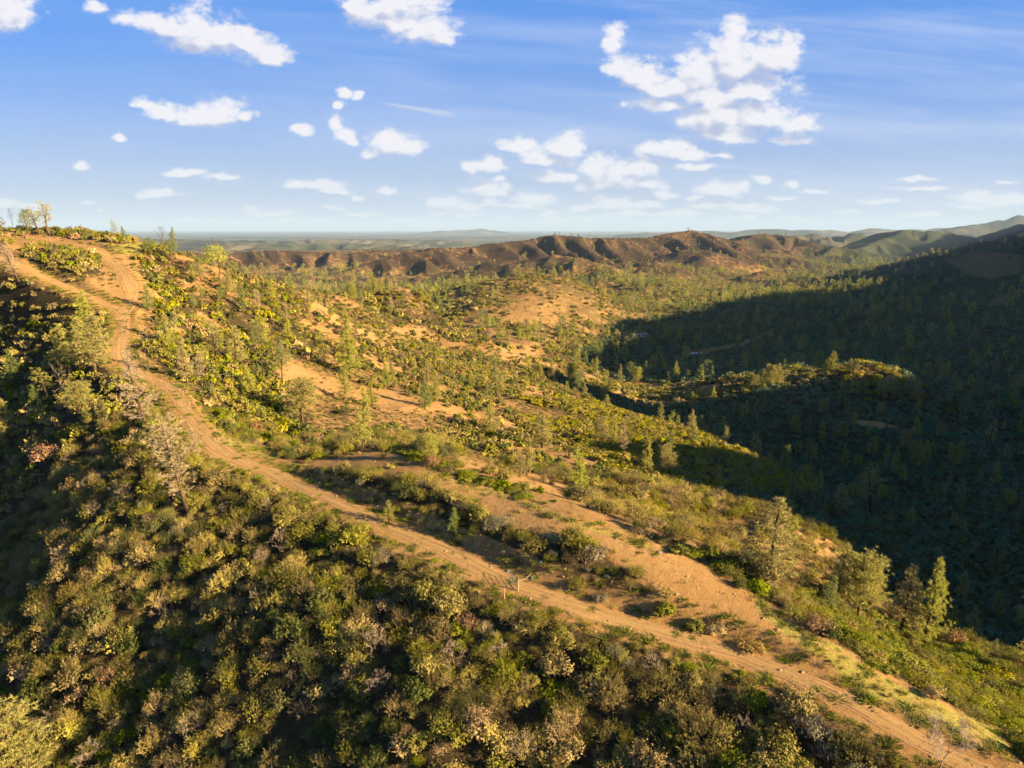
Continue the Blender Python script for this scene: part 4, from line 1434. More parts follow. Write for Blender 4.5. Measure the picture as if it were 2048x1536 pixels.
MW = {k: mwidth(v) for k, v in MODELS.items()}
TREES = [
    # model, base px, py, top px, py, crown width px, name, label
    ('P0', 1848, 1292, 1857, 1119, 52, 'Tall golden-lit pine with one long side limb, right of a slimmer pine'),
    ('P5', 1800, 1268, 1813, 1132, 44, 'Slim golden-lit pine leaning right, beside a taller pine with a side limb'),
    ('P2', 1717, 1242, 1705, 1104, 72, 'Broad pine with a forked crown, tallest of the trio above the green brush'),
    ('P0', 1669, 1212, 1683, 1088, 40, 'Slender pine with a bare lower trunk left of the fork-crowned pine'),
    ('P3', 1655, 1214, 1662, 1150, 34, 'Short thin pine at the left foot of the slender bare-trunked pine'),
    ('P1', 1536, 1168, 1546, 999, 104, 'Largest broad grey-green pine standing just beyond the cleared crest'),
    ('P3', 908, 1068, 910, 1014, 38, 'Small silvery pine growing in the brush bank between road and crest track'),
    ('D0', 376, 1024, 332, 826, 100, 'Large half-bare pine with grey limbs leaning left over the brush below the road'),
    ('D1', 393, 920, 394, 846, 44, 'Short half-bare grey pine at the road edge right of the big leaning pine'),
    ('D1', 266, 772, 254, 690, 50, 'Thinned grey pine on the saddle left of the road, dark bare lower trunk'),
    ('D2', 297, 868, 270, 700, 52, 'Tall thin grey pine leaning left between the saddle and the big leaning pine'),
    ('B2', 308, 780, 287, 688, 30, 'Bare grey snag behind the thinned pine on the saddle'),
    ('B2', 140, 835, 131, 712, 26, 'Pale bare snag among green pines below the left bend of the road'),
    ('P3', 32, 770, 28, 698, 42, 'Conical pine highest on the dark slope at the left edge of the photo'),
    ('P0', 20, 885, -4, 786, 70, 'Loose-limbed pine leaning left on the dark slope at the photo edge'),
    ('P3', 73, 818, 71, 768, 34, 'Small conical pine right of the loose-limbed leaning pine'),
    ('P1', 128, 745, 126, 648, 50, 'Bushy pine below the curve of the road, left of two close pines'),
    ('P5', 162, 735, 160, 636, 46, 'Bushy middle pine of the three below the curve of the road'),
    ('P1', 190, 740, 192, 630, 50, 'Bushy pine right under the road edge at the saddle bend'),
    ('P4', 98, 800, 78, 730, 60, 'Open-crowned pine with spreading branches below the three bushy pines'),
    ('P2', 158, 830, 160, 762, 44, 'Rounded pine just right of the pale bare snag'),
    ('P3', 297, 622, 296, 570, 26, 'Lone green pine at the road fork casting a long shadow across the dirt'),
    ('P2', 605, 842, 602, 755, 54, 'Round-crowned pine standing at the left edge of the open orange slope'),
    ('P1', 475, 731, 470, 652, 40, 'Pale pine with a stout trunk on the green hillside right of the saddle'),
    ('D1', 402, 765, 397, 702, 38, 'Whitish thin pine on the green hillside just above the road turnout'),
    ('P4', 443, 706, 435, 655, 40, 'Spreading pine left of the stout-trunked pale pine on the green hillside'),
    ('P5', 700, 756, 700, 662, 70, 'Largest bushy pine halfway up the sunlit flank above the open slope'),
    ('P1', 524, 690, 522, 628, 34, 'Pine in green brush below the oak on the hill shoulder'),
    ('P1', 980, 868, 979, 808, 26, 'Slim pine among scattered shrubs in the middle of the sunlit flank'),
    ('P5', 1085, 896, 1083, 822, 36, 'Pine with straight trunk on the orange slope left of the golden brush'),
    ('P3', 850, 818, 849, 760, 34, 'Pine with a long left shadow on the open orange slope'),
    ('P0', 745, 812, 742, 764, 28, 'Small pine on the bare slope above two dark bushes'),
    ('P5', 1040, 955, 1041, 905, 34, 'Squat pine in the gully beyond the cleared crest'),
    ('P1', 870, 800, 868, 742, 34, 'Pine upslope of the one with the long left shadow'),
    ('P4', 97, 467, 93, 400, 32, 'Tallest open pine on the hilltop against the sky'),
    ('P4', 80, 470, 62, 410, 22, 'Sparse pine leaning left on the hilltop beside the tallest one'),
    ('P6', 57, 470, 55, 417, 26, 'Round-crowned dark pine on the hilltop left of the leaning one'),
    ('B1', 31, 476, 27, 412, 14, 'Bare dead trunk on the skyline left of the hilltop pines'),
    ('P6', 2, 478, -6, 424, 40, 'Pine on the skyline at the very left edge of the photo'),
    ('D0', 38, 563, 14, 482, 44, 'Half-dead pine with a bare trunk below the upper road at the left edge'),
    ('B2', 106, 502, 103, 440, 16, 'Thin dead spar in the brush under the hilltop pines'),
    ('P0', 233, 474, 227, 438, 18, 'Small thin-topped pine on the right shoulder of the hill against the sky'),
    ('P3', 250, 480, 247, 452, 10, 'Tiny slim pine just right of the thin-topped one on the skyline'),
    ('B1', 328, 515, 323, 449, 28, 'Bare many-stemmed dead tree on the hill shoulder against the plain'),
    ('P6', 342, 522, 342, 478, 30, 'Green pine right behind the bare many-stemmed tree'),
    ('P6', 302, 512, 300, 474, 26, 'Dark pine left of the bare many-stemmed tree'),
    ('O', 439, 572, 434, 488, 46, 'Broad-topped oak with visible dark limbs on the hill shoulder against the far ridge'),
    ('P6', 404, 565, 396, 515, 34, 'Low dark pine left of the broad-topped oak'),
    ('P1', 452, 590, 458, 540, 30, 'Grey-green pine at the right foot of the broad-topped oak'),
    ('P5', 1658, 753, 1661, 709, 26, 'Tallest sunlit pine on the crest of the shaded spur'),
    ('P3', 1650, 753, 1652, 722, 16, 'Lower sunlit pine against the left side of the tallest spur pine'),
    ('P1', 1699, 748, 1701, 724, 20, 'Sunlit pine right of the tallest spur pine where the hump begins'),
    ('P3', 1712, 747, 1712, 727, 14, 'Sunlit pine at the top of the spur hump'),
    ('P2', 1541, 774, 1543, 736, 20, 'Sunlit round pine on the left part of the spur crest, right of a pair'),
    ('P1', 1553, 772, 1554, 733, 16, 'Sunlit pointed pine at the right end of the left spur group'),
    ('P3', 1525, 776, 1525, 745, 14, 'Sunlit middle pine of the left spur group'),
    ('P2', 1506, 778, 1506, 755, 20, 'Sunlit squat pine lowest on the left end of the spur crest'),
    ('P2', 1622, 760, 1622, 744, 14, 'Small round sunlit tree alone on the bare spur saddle'),
    ('P3', 1684, 814, 1682, 769, 20, 'Sunlit conical pine standing below the spur hump on the left'),
    ('P1', 1707, 790, 1708, 760, 16, 'Sunlit pine in front of the spur hump, left of a twin'),
    ('P5', 1724, 790, 1724, 760, 16, 'Sunlit twin pine in front of the spur hump'),
    ('P1', 1761, 798, 1758, 762, 18, 'Sunlit pine on the right face of the spur, leftmost of a close row'),
    ('P5', 1776, 800, 1776, 752, 20, 'Sunlit tallest pine of the close row on the right face of the spur'),
    ('P3', 1792, 800, 1791, 762, 16, 'Sunlit slim pine of the close row on the right face of the spur'),
    ('P2', 1816, 802, 1818, 760, 24, 'Sunlit broad pine at the right end of the close row on the spur'),
    ('P1', 1448, 868, 1447, 832, 20, 'Sunlit round tree rising from the shade past the end of the golden brush'),
    ('P3', 1388, 884, 1387, 853, 14, 'Small sunlit pine on the lower fold of the golden brush slope'),
    ('P3', 1357, 846, 1357, 816, 16, 'Small sunlit pine on the edge of the golden brush slope'),
    ('P5', 1213, 814, 1215, 788, 26, 'Sunlit bushy pine at the top corner of the golden brush slope'),
    ('P4', 1740, 1032, 1732, 925, 58, 'Large shaded pine with spreading limbs deep in the dark ravine'),
    ('P1', 1682, 1022, 1678, 966, 34, 'Shaded pine left of the large spreading one in the dark ravine'),
    ('P3', 1584, 1000, 1582, 950, 26, 'Dim slim pine in the shaded hollow behind the brush hill'),
    ('P1', 1497, 1000, 1497, 955, 24, 'Dim small pine in shade just over the brush hill crest'),
    ('P3', 1990, 1150, 1988, 1085, 34, 'Shaded pine in the ravine near the right edge of the photo'),
    ('P3', 1988, 1302, 1989, 1276, 22, 'Small rounded sunlit pine on the brush edge near the right side'),
    ('P1', 2046, 1330, 2046, 1275, 34, 'Sunlit pine cut by the right edge of the photo on the brush edge'),
    ('P5', 2060, 1260, 2060, 1165, 60, 'Pale pine at the right edge of the photo above the sunlit brush'),
    ('B0', 1878, 1540, 1884, 1436, 92, 'Leafless pale twiggy tree in the lower right corner beside the road'),
    ('P2', 38, 1590, 26, 1416, 130, 'Feathery pale pine filling the lower left corner of the photo'),
    ('P1', 778, 1046, 776, 1000, 22, 'Little green tree on the bank directly above the road'),
]


def place_tree(mod, bx, by, tx_, ty_, wpx, label, group='pines and other trees of the hills', z0=None):
    if 1500 < bx < 1825 and 740 < by < 815:
        ty_ -= 7; wpx *= 1.15
    c = cast(bx, by) if by < 1536 else None
    if os.environ.get('DBG') and c is not None: print('TREE', bx, by, round(c[1]))
    if c is None:
        c = cast(bx, by, 20.0)
    (x, y, z), t = c
    base = np.array([x, y, z])
    lx = (tx_ - bx) * t / FPX
    H = 1.0
    for _ in range(6):
        _, py, _z = project(x + lx, y, z + H)
        _, pb, _z = project(x, y, z)
        H *= (by - ty_) / max(pb - py, 1e-3)
    me = MODELS[mod]
    sz = H / MW[mod][1]
    sx = min(max(wpx * t / FPX / MW[mod][0], .55 * sz), 1.45 * sz)
    if mod in ('B1', 'B2'): sx *= .7
    q = Vector((0, 0, 1)).rotation_difference(Vector((lx, 0, H)))
    q = q @ Vector((1, 0, 0)).rotation_difference(Vector((math.cos(bx * 1.7), math.sin(bx * 1.7), 0)))
    nm = 'pine_tree' if mod[0] in 'PD' else ('oak_tree' if mod == 'O' else 'dead_tree')
    o = instance_thing(nm, [('trunk', me[0]), ('crown', me[1])], (x, y, z - .1), q, (sx, sx, sz), label, {'pine_tree': 'pine tree', 'oak_tree': 'oak tree', 'dead_tree': 'dead tree'}[nm], group)
    HERO.append((x, y, 1.1 if t < 200 else 1.5))
    return o


for row in TREES:
    place_tree(*row)
print('trees placed', len(TREES))


# ------------------------------------------------------------------ forest of scattered pines
def dens_mid(x, y, z, px, py):
    r = np.hypot(x, y)
    d = np.clip(.20 + .75 * fbm(x, y, 70, 3, 301), .0, 1)
    spur_ = inpoly(px, py, [(1440, 690), (1880, 690), (1900, 830), (1440, 830)]) & (r > 380) & (r < 560)
    d = np.where(inpoly(px, py, GOLD), .015, d)
    d = np.where(inpoly(px, py, GREENLOW) | (py > 1120), 0, d)
    d = np.where(inpoly(px, py, BARE_POLYS[0]), 0, d)
    d = np.where(inpoly(px, py, [(0, 440), (260, 440), (330, 620), (330, 760), (0, 760)]), .0, d)
    left = (px < 260) & (py > 620) & (py < 900)
    d = np.where(left, .5, d)
    d = np.where((px < 700) & (py > 880), 0, d)
    bare = np.zeros(x.shape, bool)
    for p in BARE_POLYS[1:]:
        bare |= inpoly(px, py, p)
    d = np.where(bare, d * .10, d)
    d = np.where((r < 130), d * .7, d)
    d = np.where(occ_shade(x, y, z) & (r > 150), np.maximum(d, .40), d)
    d = np.where(spur_, .02, d)
    rd = polydist(x, y, ROAD3)[0]
    d = np.where(rd < 6, 0, d)
    return d * .62


x_, y_, z_, px_, py_, zc_, g_ = pine_points(7.5, 95, 620, dens_mid, 401)
kk = clear_of(x_, y_, [(a, b, c * 2.6) for a, b, c in HERO])
mid = []
for i in np.nonzero(kk)[0]:
    H = (5 + 7.5 * g_.random() ** 1.3) * (1.15 if zc_[i] > 300 else .9)
    mid.append((H * FPX / zc_[i], x_[i], y_[i], z_[i], H, px_[i], py_[i], zc_[i]))
mid.sort(reverse=True)
# which of these the camera can see at all: the top must clear the ground in front
vis = []; hidden = []
for q in mid:
    ok = False
    if -5 < q[5] < 2053 and q[6] - q[0] < 1536:
        top = np.array([q[1], q[2], q[3] + q[4] * .8])
        ts = np.linspace(.25, .985, 60)
        zz = height(top[0] * ts, top[1] * ts)
        ok = bool(np.all(zz < top[2] * ts + .3))
    (vis if ok else hidden).append(q)
NI = 215
labs = [
    (lambda q: occ_shade(np.array([q[1]]), np.array([q[2]]), np.array([q[3] + 2.0]))[0], 'blue-green shaded pine scattered through the dark ravine brush', 'shaded pines of the ravine'),
    (lambda q: q[5] < 330, 'grey-green pine in the thicket on the shadowy slope left of the road', 'pines left of the road'),
    (lambda q: True, 'sunlit grey-green pine dotting the orange and olive hillside beyond the ridge', 'pines on the sunlit flank'),
]
for q in vis[:NI]:
    i = int(g_.integers(0, 12))
    mod = 'P%d' % (i % 7) if i < 11 else 'D%d' % g_.integers(3)
    me = MODELS[mod]
    for f, lb, gr in labs:
        if f(q):
            break
    s = q[4] / MW[mod][1]
    a = g_.random() * 6.28
    rot = Vector((0, 0, 1)).rotation_difference(Vector((g_.normal(0, .06), g_.normal(0, .06), 1))) @ Vector((1, 0, 0)).rotation_difference(Vector((math.cos(a), math.sin(a), 0)))
    w = s * (.8 + .35 * g_.random())
    instance_thing('pine_tree', [('trunk', me[0]), ('crown', me[1])], (q[1], q[2], q[3] - .15), rot, (w, w, s), lb, 'pine tree', gr)
rows = []
for q in vis[NI:] + hidden:
    s = q[4] / 12.0
    w = s * (.8 + .4 * g_.random())
    rows.append((q[1], q[2], q[3] - .15, w, s, g_.random() * 6.28, g_.normal(0, .05), PINE_LO[g_.integers(len(PINE_LO))]))


def dens_far(x, y, z, px, py):
    r = np.hypot(x, y)
    d = np.clip(.30 + 1.2 * fbm(x, y, 190, 4, 311), .02, 1)
    low = sstep(-85, -112, z)
    d = np.where((r > 1650) & (z > -116) & (px < 1500), d * .7, d)
    d = d * (.35 + .9 * low)
    d = np.where(px > 1250, np.maximum(d, .42 * low), d)
    hot = inpoly(px, py, BARE_POLYS[13]) | inpoly(px, py, BARE_POLYS[14]) | inpoly(px, py, BARE_POLYS[15]) | inpoly(px, py, BARE_POLYS[12])
    return np.where(hot, .03, d) * .75


x_, y_, z_, px_, py_, zc_, g_ = pine_points(11.5, 620, 1500, dens_far, 402)
for i in range(len(x_)):
    H = 7 + 9 * g_.random()
    s = H / 12
    rows.append((x_[i], y_[i], z_[i] - .2, s * 1.05, s, g_.random() * 6.28, g_.normal(0, .04), PINE_LO[g_.integers(len(PINE_LO))] if zc_[i] < 1000 else PINE_FAR[g_.integers(len(PINE_FAR))]))
x_, y_, z_, px_, py_, zc_, g_ = pine_points(20, 1500, 3600, lambda *a: dens_far(*a) * .9, 403)
for i in range(len(x_)):
    H = 8 + 8 * g_.random()
    s = H / 12
    rows.append((x_[i], y_[i], z_[i] - .2, s * 1.15, s, g_.random() * 6.28, 0, PINE_FAR[g_.integers(len(PINE_FAR))]))
instancer('pine_forest', rows, 'distant pine woods spread over the valley and far hills')

# ------------------------------------------------------------------ brush
HI = shrubs(38, 150, 1.5, 301, 1.8, 4.7, 'hi')
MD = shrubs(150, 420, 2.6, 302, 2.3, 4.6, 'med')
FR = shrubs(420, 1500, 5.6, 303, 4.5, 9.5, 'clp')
cand = [r for r in HI if 0 < r[8] < 2048 and 0 < r[9] < 1525]
cand.sort(key=lambda r: -r[3] / r[10])
NS = 285
single = cand[:NS]
sid = set(id(r) for r in single)
DESC = {'olive': 'olive-green leafy shrub', 'tan': 'dusty tan-brown shrub', 'green': 'bright green glossy shrub', 'dark': 'dark green upright shrub', 'grey': 'silver-grey shrub',
        'rust': 'rusty brown dying shrub', 'twiggy': 'leafless pale twiggy shrub', 'gold': 'yellow-green low shrub'}
for r in single:
    me = PM[int(r[7])]
    o = bpy.data.objects.new('shrub', me)
    o.location = (r[0], r[1], r[2]); o.scale = (r[3], r[3], r[4]); o.rotation_euler = (r[6], r[6] * .5, r[5])
    COL.objects.link(o)
    below_ = bool((polydist(np.array([r[0]]), np.array([r[1]]), ROAD3)[3][0] < 0) == LEFT_IS_NEG)
    where = 'in the dense thicket below the dirt road' if below_ else 'on the crest side of the dirt road'
    tag(o, DESC[r[11]] + ' ' + where, 'shrub', DESC[r[11]] + 's ' + ('below the road' if below_ else 'above the road'))
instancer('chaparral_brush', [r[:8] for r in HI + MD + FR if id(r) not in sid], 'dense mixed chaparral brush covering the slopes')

# grass and small green sprouts on the cleared ground
g_ = np.random.default_rng(88)
x_, y_ = polar_cells(42, 300, .60, -44, 44, 500)
z_ = height(x_, y_)
px_, py_, zc_, bare_, grass_, jx_, jy_ = regions(x_, y_, z_)
rd = polydist(x_, y_, ROAD3)[0]
n_ = fbm(x_, y_, 5, 3, 501)
p_ = np.where(grass_ > 0, .62, np.where(bare_ > 0, .06, 0)) * np.clip(.6 + n_ * 1.4, 0, 1)
p_ = np.where((rd < 4.2) & (rd > 1.7), .55, p_)
p_ = np.where((rd < .35), .12, p_)
k_ = (g_.random(len(x_)) < p_) & inview(x_, y_, z_) & ((rd > 1.6) | (rd < .35))
rows = []
for i in np.nonzero(k_)[0]:
    sp = g_.random() < (.22 if grass_[i] > 0 else .35)
    s = .45 + .6 * g_.random()
    if sp: s *= .9 + .6 * g_.random()
    rows.append((x_[i], y_[i], z_[i] + .02, s, s * (.75 if not sp else .8), g_.random() * 6.28, 0, TUFT[(2 if sp else 0) + g_.integers(2)]))
instancer('grass_tufts', rows, 'dry yellow grass and green sprouts on the cleared ridge')

STONES = []
for v in range(4):
    import bmesh
    bm_ = bmesh.new(); bmesh.ops.create_icosphere(bm_, subdivisions=2, radius=1)
    for q in bm_.verts:
        c_ = q.co
        q.co = Vector((c_.x * (1 + .25 * math.sin(3 * c_.y + v)), c_.y * .8, c_.z * .55 * (1 + .3 * math.sin(4 * c_.x + v * 2))))
    m_ = bpy.data.meshes.new('stone'); bm_.to_mesh(m_); bm_.free()
    if v == 0:
        mm_, TT = new_mat('stone_tan')
        nn_ = TT.noise(TT.n('ShaderNodeTexCoord').outputs['Object'], 3, 4, .6)
        finish(TT, TT.mix(nn_, (.22, .15, .09), (.40, .31, .22)), .95, nn_, .05, .05)
        M['stone'] = mm_
    m_.materials.append(M['stone']); STONES.append(proto(m_))
k_ = (g_.random(len(x_)) < np.where((rd < 4.5), .10, np.where((bare_ > 0), .05, 0))) & (np.hypot(x_, y_) < 190) & inview(x_, y_, z_)
rows = []
for i in np.nonzero(k_)[0]:
    s = .05 + .16 * g_.random() ** 3
    rows.append((x_[i], y_[i], z_[i] + .03 + s * .1, s, s, g_.random() * 6.28, 0, STONES[g_.integers(4)]))
instancer('gravel', rows, 'loose stones and clods on the bare dirt')


# ------------------------------------------------------------------ small made things
def plain_mat(name, col, rough=.6, metal=0.0, var=.15, sc=3.0):
    m, T = new_mat(name)
    tc = T.n('ShaderNodeTexCoord').outputs['Object']
    n = T.noise(tc, sc, 5, .65)
    c = T.mix(n, tuple(q * (1 - var) for q in col), tuple(min(1, q * (1 + var)) for q in col))
    finish(T, c, rough, n, .3, .02, .3)
    T.t.nodes['Principled BSDF'].inputs['Metallic'].default_value = metal
    return m


M['metal'] = plain_mat('gate_steel', (.42, .43, .44), .45, .8)
M['post'] = plain_mat('post_wood', (.42, .26, .13), .9, 0, .35, 8)
M['rock'] = plain_mat('rock_pale', (.20, .165, .13), .9, 0, .3, 4)
M['rock_skylit'] = plain_mat('rock_skylight_blue', (.13, .25, .30), .8, 0, .25, 4)  # pale rocks in shade: blue of the skylight put into their colour
M['white'] = plain_mat('painted_white', (.80, .82, .82), .5)
M['glass'] = plain_mat('window_dark', (.05, .06, .08), .15)
M['roofm'] = plain_mat('roof_sheet', (.78, .82, .84), .4, .2)
M['rubber'] = plain_mat('tyre_black', (.03, .03, .03), .8)
M['carw'] = plain_mat('car_white', (.75, .77, .80), .3)
M['steel'] = plain_mat('mast_steel', (.20, .19, .18), .6, .3)


def box_mesh(name, boxes, mat, bev=.0):
    import bmesh
    bm = bmesh.new()
    for (cx, cy_, cz, sx, sy, sz) in boxes:
        r = bmesh.ops.create_cube(bm, size=1)
        bmesh.ops.scale(bm, vec=(sx, sy, sz), verts=r['verts'])
        bmesh.ops.translate(bm, vec=(cx, cy_, cz), verts=r['verts'])
    if bev:
        bmesh.ops.bevel(bm, geom=bm.edges[:], offset=bev, segments=2, affect='EDGES')
    me = bpy.data.meshes.new(name); bm.to_mesh(me); bm.free()
    me.materials.append(mat)
    return me


def tubes_mesh(name, tubes, mat, sides=8):
    s = Shape()
    for pts, r in tubes:
        s.tube(pts, [r] * len(pts) if not hasattr(r, '__len__') else r, 0, sides)
    return s.mesh(name, [mat])


def empty(name, loc, rz, label, cat, group=None):
    e = bpy.data.objects.new(name, None); e.location = loc; e.rotation_euler = (0, 0, rz); COL.objects.link(e)
    return tag(e, label, cat, group)


def part(name, me, parent, loc=(0, 0, 0), label=None):
    o = bpy.data.objects.new(name, me); o.parent = parent; o.location = loc; COL.objects.link(o)
    if label: o['label'] = label
    return o


# farm gate, swung open up the bank, and its posts
(gx, gy, gz), gt = cast(1036, 1182)
gdir = np.array([-1.25, 2.3]); gl = np.linalg.norm(gdir); gdir /= gl
gup = float(height(np.array([gx + gdir[0] * 2.9]), np.array([gy + gdir[1] * 2.9]))[0]) - gz
ge = empty('farm_gate', (gx + .12, gy, gz), math.atan2(gdir[1], gdir[0]), 'grey tubular steel gate standing open in the shaded bank beside the dirt road', 'gate')
g0 = max(0.0, gup) + .12
fr = [([(0, 0, g0), (0, 0, g0 + 1.05)], .03), ([(2.7, 0, g0), (2.7, 0, g0 + 1.05)], .03), ([(0, 0, g0), (2.7, 0, g0)], .03), ([(0, 0, g0 + 1.05), (2.7, 0, g0 + 1.05)], .03), ([(1.35, 0, g0), (1.35, 0, g0 + 1.05)], .022)]
part('frame', tubes_mesh('gate_frame', fr, M['metal']), ge)
for q in range(3):
    part('rail', tubes_mesh('gate_rail', [([(0, 0, g0 + .26 * (q + 1)), (2.7, 0, g0 + .26 * (q + 1))], .018)], M['metal']), ge)
part('hinge', tubes_mesh('gate_hinge', [([(-.12, 0, g0 + .9), (.02, 0, g0 + .9)], .02), ([(-.12, 0, g0 + .2), (.02, 0, g0 + .2)], .02)], M['steel']), ge)
pm = tubes_mesh('gate_post', [([(0, 0, -.5), (0, 0, 1.35), (0.01, 0, 1.42)], [.085, .08, .06])], M['post'], 9)
tag(link('fence_post', pm, None, (gx, gy, gz)), 'sunlit wooden post that the steel gate hangs on', 'fence post')
(qx, qy, qz), _ = cast(1009, 1200)
tag(link('fence_post', tubes_mesh('thin_post', [([(0, 0, -.5), (0, 0, 1.4), (0, 0, 1.45)], [.05, .045, .03])], M['post'], 8), None, (qx, qy, qz)), 'thin pale wooden post on the brush side of the road opposite the gate', 'fence post')
(qx, qy, qz), _ = cast(1046, 1166)
tag(link('bent_branch', tubes_mesh('branch', [([(-.5, 0, .25), (0, .1, .35), (.5, .4, .5), (.9, .9, .7), (1.0, 1.3, .75)], [.04, .035, .03, .02, .01])], M['deadwood'], 6), None, (qx, qy, qz)), 'pale bent branch lying on the bank beside the gate post', 'branch')


def rock(px, py, size, mat, label, seed):
    import bmesh
    (x, y, z), t = cast(px, py)
    bm = bmesh.new()
    bmesh.ops.create_icosphere(bm, subdivisions=3, radius=1)
    g = np.random.default_rng(seed)
    ph = g.random(6) * 6
    for v in bm.verts:
        c = v.co
        k = 1 + .18 * math.sin(c.x * 3 + ph[0]) + .15 * math.sin(c.y * 4 + ph[1]) + .1 * math.sin(c.z * 5 + ph[2] + c.x * 2)
        v.co = Vector((c.x * k, c.y * k * .8, max(c.z * k * .6, -.3)))
        for ax in range(4):       # chipped flat faces
            n = Vector((math.sin(ax * 1.7 + ph[3]), math.cos(ax * 2.1 + ph[4]), .5)).normalized()
            d = v.co.dot(n) - .62
            if d > 0: v.co -= n * d
    me = bpy.data.meshes.new('rock'); bm.to_mesh(me); bm.free(); me.materials.append(mat)
    o = link('rock', me, None, (x, y, z + size * .15)); o.scale = (size, size, size); o.rotation_euler = (0, 0, ph[5])
    tag(o, label, 'rock', 'loose rocks of the ridge')


rock(1063, 1157, .36, M['rock_skylit'], 'bluish pale rock on the shaded bank right of the gate', 1)
rock(1016, 1143, .24, M['rock_skylit'], 'small bluish rock just above the open end of the gate', 2)
rock(1081, 1126, .30, M['rock_skylit'], 'bluish rock at the foot of the brush above the bank', 3)
rock(1318, 1106, .34, M['rock'], 'grey rock at the far edge of the cleared crest', 4)
rock(1352, 1188, .30, M['rock'], 'grey rock beside the round bright green bush on the crest', 5)
rock(1139, 1226, .20, M['rock'], 'small pale rock at the edge of the dirt road below the bank', 6)
rock(1420, 1305, .22, M['rock'], 'brown-grey rock on the dirt beside the road right of the green bushes', 7)


# two round, bright green bushes on the bare ground between the road and the crest, and other marked shrubs
def hero_shrub(px, py, wpx, kind, v, label, hh=1.0):
    (x, y, z), t = cast(px, py)
    s = wpx * t / FPX / 1.9
    o = bpy.data.objects.new('shrub', PM[SH[kind][v % len(SH[kind])]])
    o.location = (x, y, z - .05); o.scale = (s, s, s * hh); o.rotation_euler = (0, 0, px * .7)
    COL.objects.link(o)
    tag(o, label, 'shrub', 'marked shrubs by the road')


hero_shrub(1327, 1232, 56, 'green', 0, 'round bright green bush on bare dirt, larger and left of two', 1.0)
hero_shrub(1391, 1260, 50, 'green', 1, 'round bright green bush on bare dirt, smaller and right of two', .9)
hero_shrub(1435, 1262, 62, 'tan', 0, 'brownish thin shrub right of the two round green bushes', .6)
hero_shrub(1500, 1300, 70, 'rust', 0, 'reddish-brown dry shrub patch sprawling on the dirt above the road', .5)
hero_shrub(1200, 1205, 46, 'grey', 0, 'silver-grey shrub on the bare bank left of the round green bushes', .9)
hero_shrub(1230, 1318, 60, 'grey', 1, 'pale silver shrub at the brush edge below the road bend', 1.0)
hero_shrub(1305, 1345, 52, 'twiggy', 1, 'whitish leafless shrub at the brush edge below the road', 1.0)
hero_shrub(1155, 1180, 40, 'olive', 1, 'upright olive shrub above the bare bank right of the gate', 1.2)
hero_shrub(258, 905, 56, 'gold', 0, 'yellow-leaved round bush in the dark brush left of the leaning pine', 1.0)
hero_shrub(284, 912, 46, 'rust', 1, 'pinkish-brown bush touching the yellow-leaved one in the dark brush', .9)
hero_shrub(95, 925, 72, 'rust', 0, 'large rusty orange bush on the dark slope at the far left', 1.0)
hero_shrub(48, 1300, 60, 'green', 2, 'isolated lit green bush in the dark hollow near the left edge', 1.1)
hero_shrub(300, 925, 40, 'olive', 0, 'olive bush right below the pinkish-brown one', 1.0)
hero_shrub(870, 900, 76, 'tan', 2, 'large rounded dusty bush beyond the cleared crest near its left end', 1.0)
hero_shrub(690, 830, 34, 'dark', 1, 'dark bush alone on the open orange slope', .9)
hero_shrub(618, 905, 40, 'green', 1, 'green bush at the foot of the open orange slope', .9)

# fallen grey branches in the brush
for (px, py, s, rz, lb) in ((958, 1288, .34, .5, 'heap of grey fallen branches in the brush under the middle of the road'), (1010, 1325, .30, 2.1, 'tangle of dead branches right of the grey heap in the brush'),
                            (275, 1040, .36, 1.2, 'pale fallen branch in the dark hollow left of the leaning pine'), (240, 990, .30, 2.7, 'bleached dead branches in deep shade left of the leaning pine'),
                            (345, 1060, .26, .2, 'grey dead stems standing in brush under the leaning pine'), (1745, 1225, .18, 1.0, 'grey dead wood in the green brush beyond the crest'),
                            (1530, 1115, .16, 1.6, 'pale dead stick at the foot of the largest pine'), (820, 1330, .3, .8, 'weathered dead limbs in the brush at the bottom centre')):
    (x, y, z), t = cast(px, py)
    q = Matrix.Rotation(rz, 4, 'Z') @ Matrix.Rotation(R(62), 4, 'Y')
    me = BARE[0]
    instance_thing('fallen_branch', [('limb', me[0]), ('twigs', me[1])], (x, y, z + .35), q.to_quaternion(), (s, s, s), lb, 'fallen branch', 'dead branches in the brush')

# houses and vehicles in the shaded valley
(hx, hy, hz), ht = cast(1283, 673)
he = empty('ranch_house', (hx, hy, hz), .35, 'small white flat-gabled house in the shaded valley clearing', 'house')
part('wall', box_mesh('house_wall', [(0, 0, 1.3, 12, 5, 2.9)], M['white'], .03), he)
rs = Shape()
rm = mesh_np('house_roof', [(-6.5, -3, 2.72), (6.5, -3, 2.72), (6.5, 0, 3.9), (-6.5, 0, 3.9), (-6.5, 3, 2.72), (6.5, 3, 2.72), (-6.5, -3, 2.60), (6.5, -3, 2.60), (6.5, 3, 2.60), (-6.5, 3, 2.60)],
             [np.array([[0, 1, 2, 3], [3, 2, 5, 4], [6, 9, 8, 7], [0, 6, 7, 1], [4, 5, 8, 9]]), np.array([[0, 3, 4], [1, 5, 2]])], [M['roofm']])
part('roof', rm, he)
dm = box_mesh('house_door', [(0, 0, 0, .95, .08, 2.0)], M['post'], .01)
part('door', dm, he, (-1.2, -2.53, 1.0))
wm = box_mesh('house_window', [(0, 0, 0, 1.3, .08, .9)], M['glass'], .01)
for wx in (-4.2, 1.4, 4.1):
    part('window', wm, he, (wx, -2.53, 1.6))
part('chimney', box_mesh('house_chimney', [(3.5, .9, 4.0, .6, .6, 1.2)], M['rock'], .02), he)
(sx_, sy_, sz_), _ = cast(1271, 673)
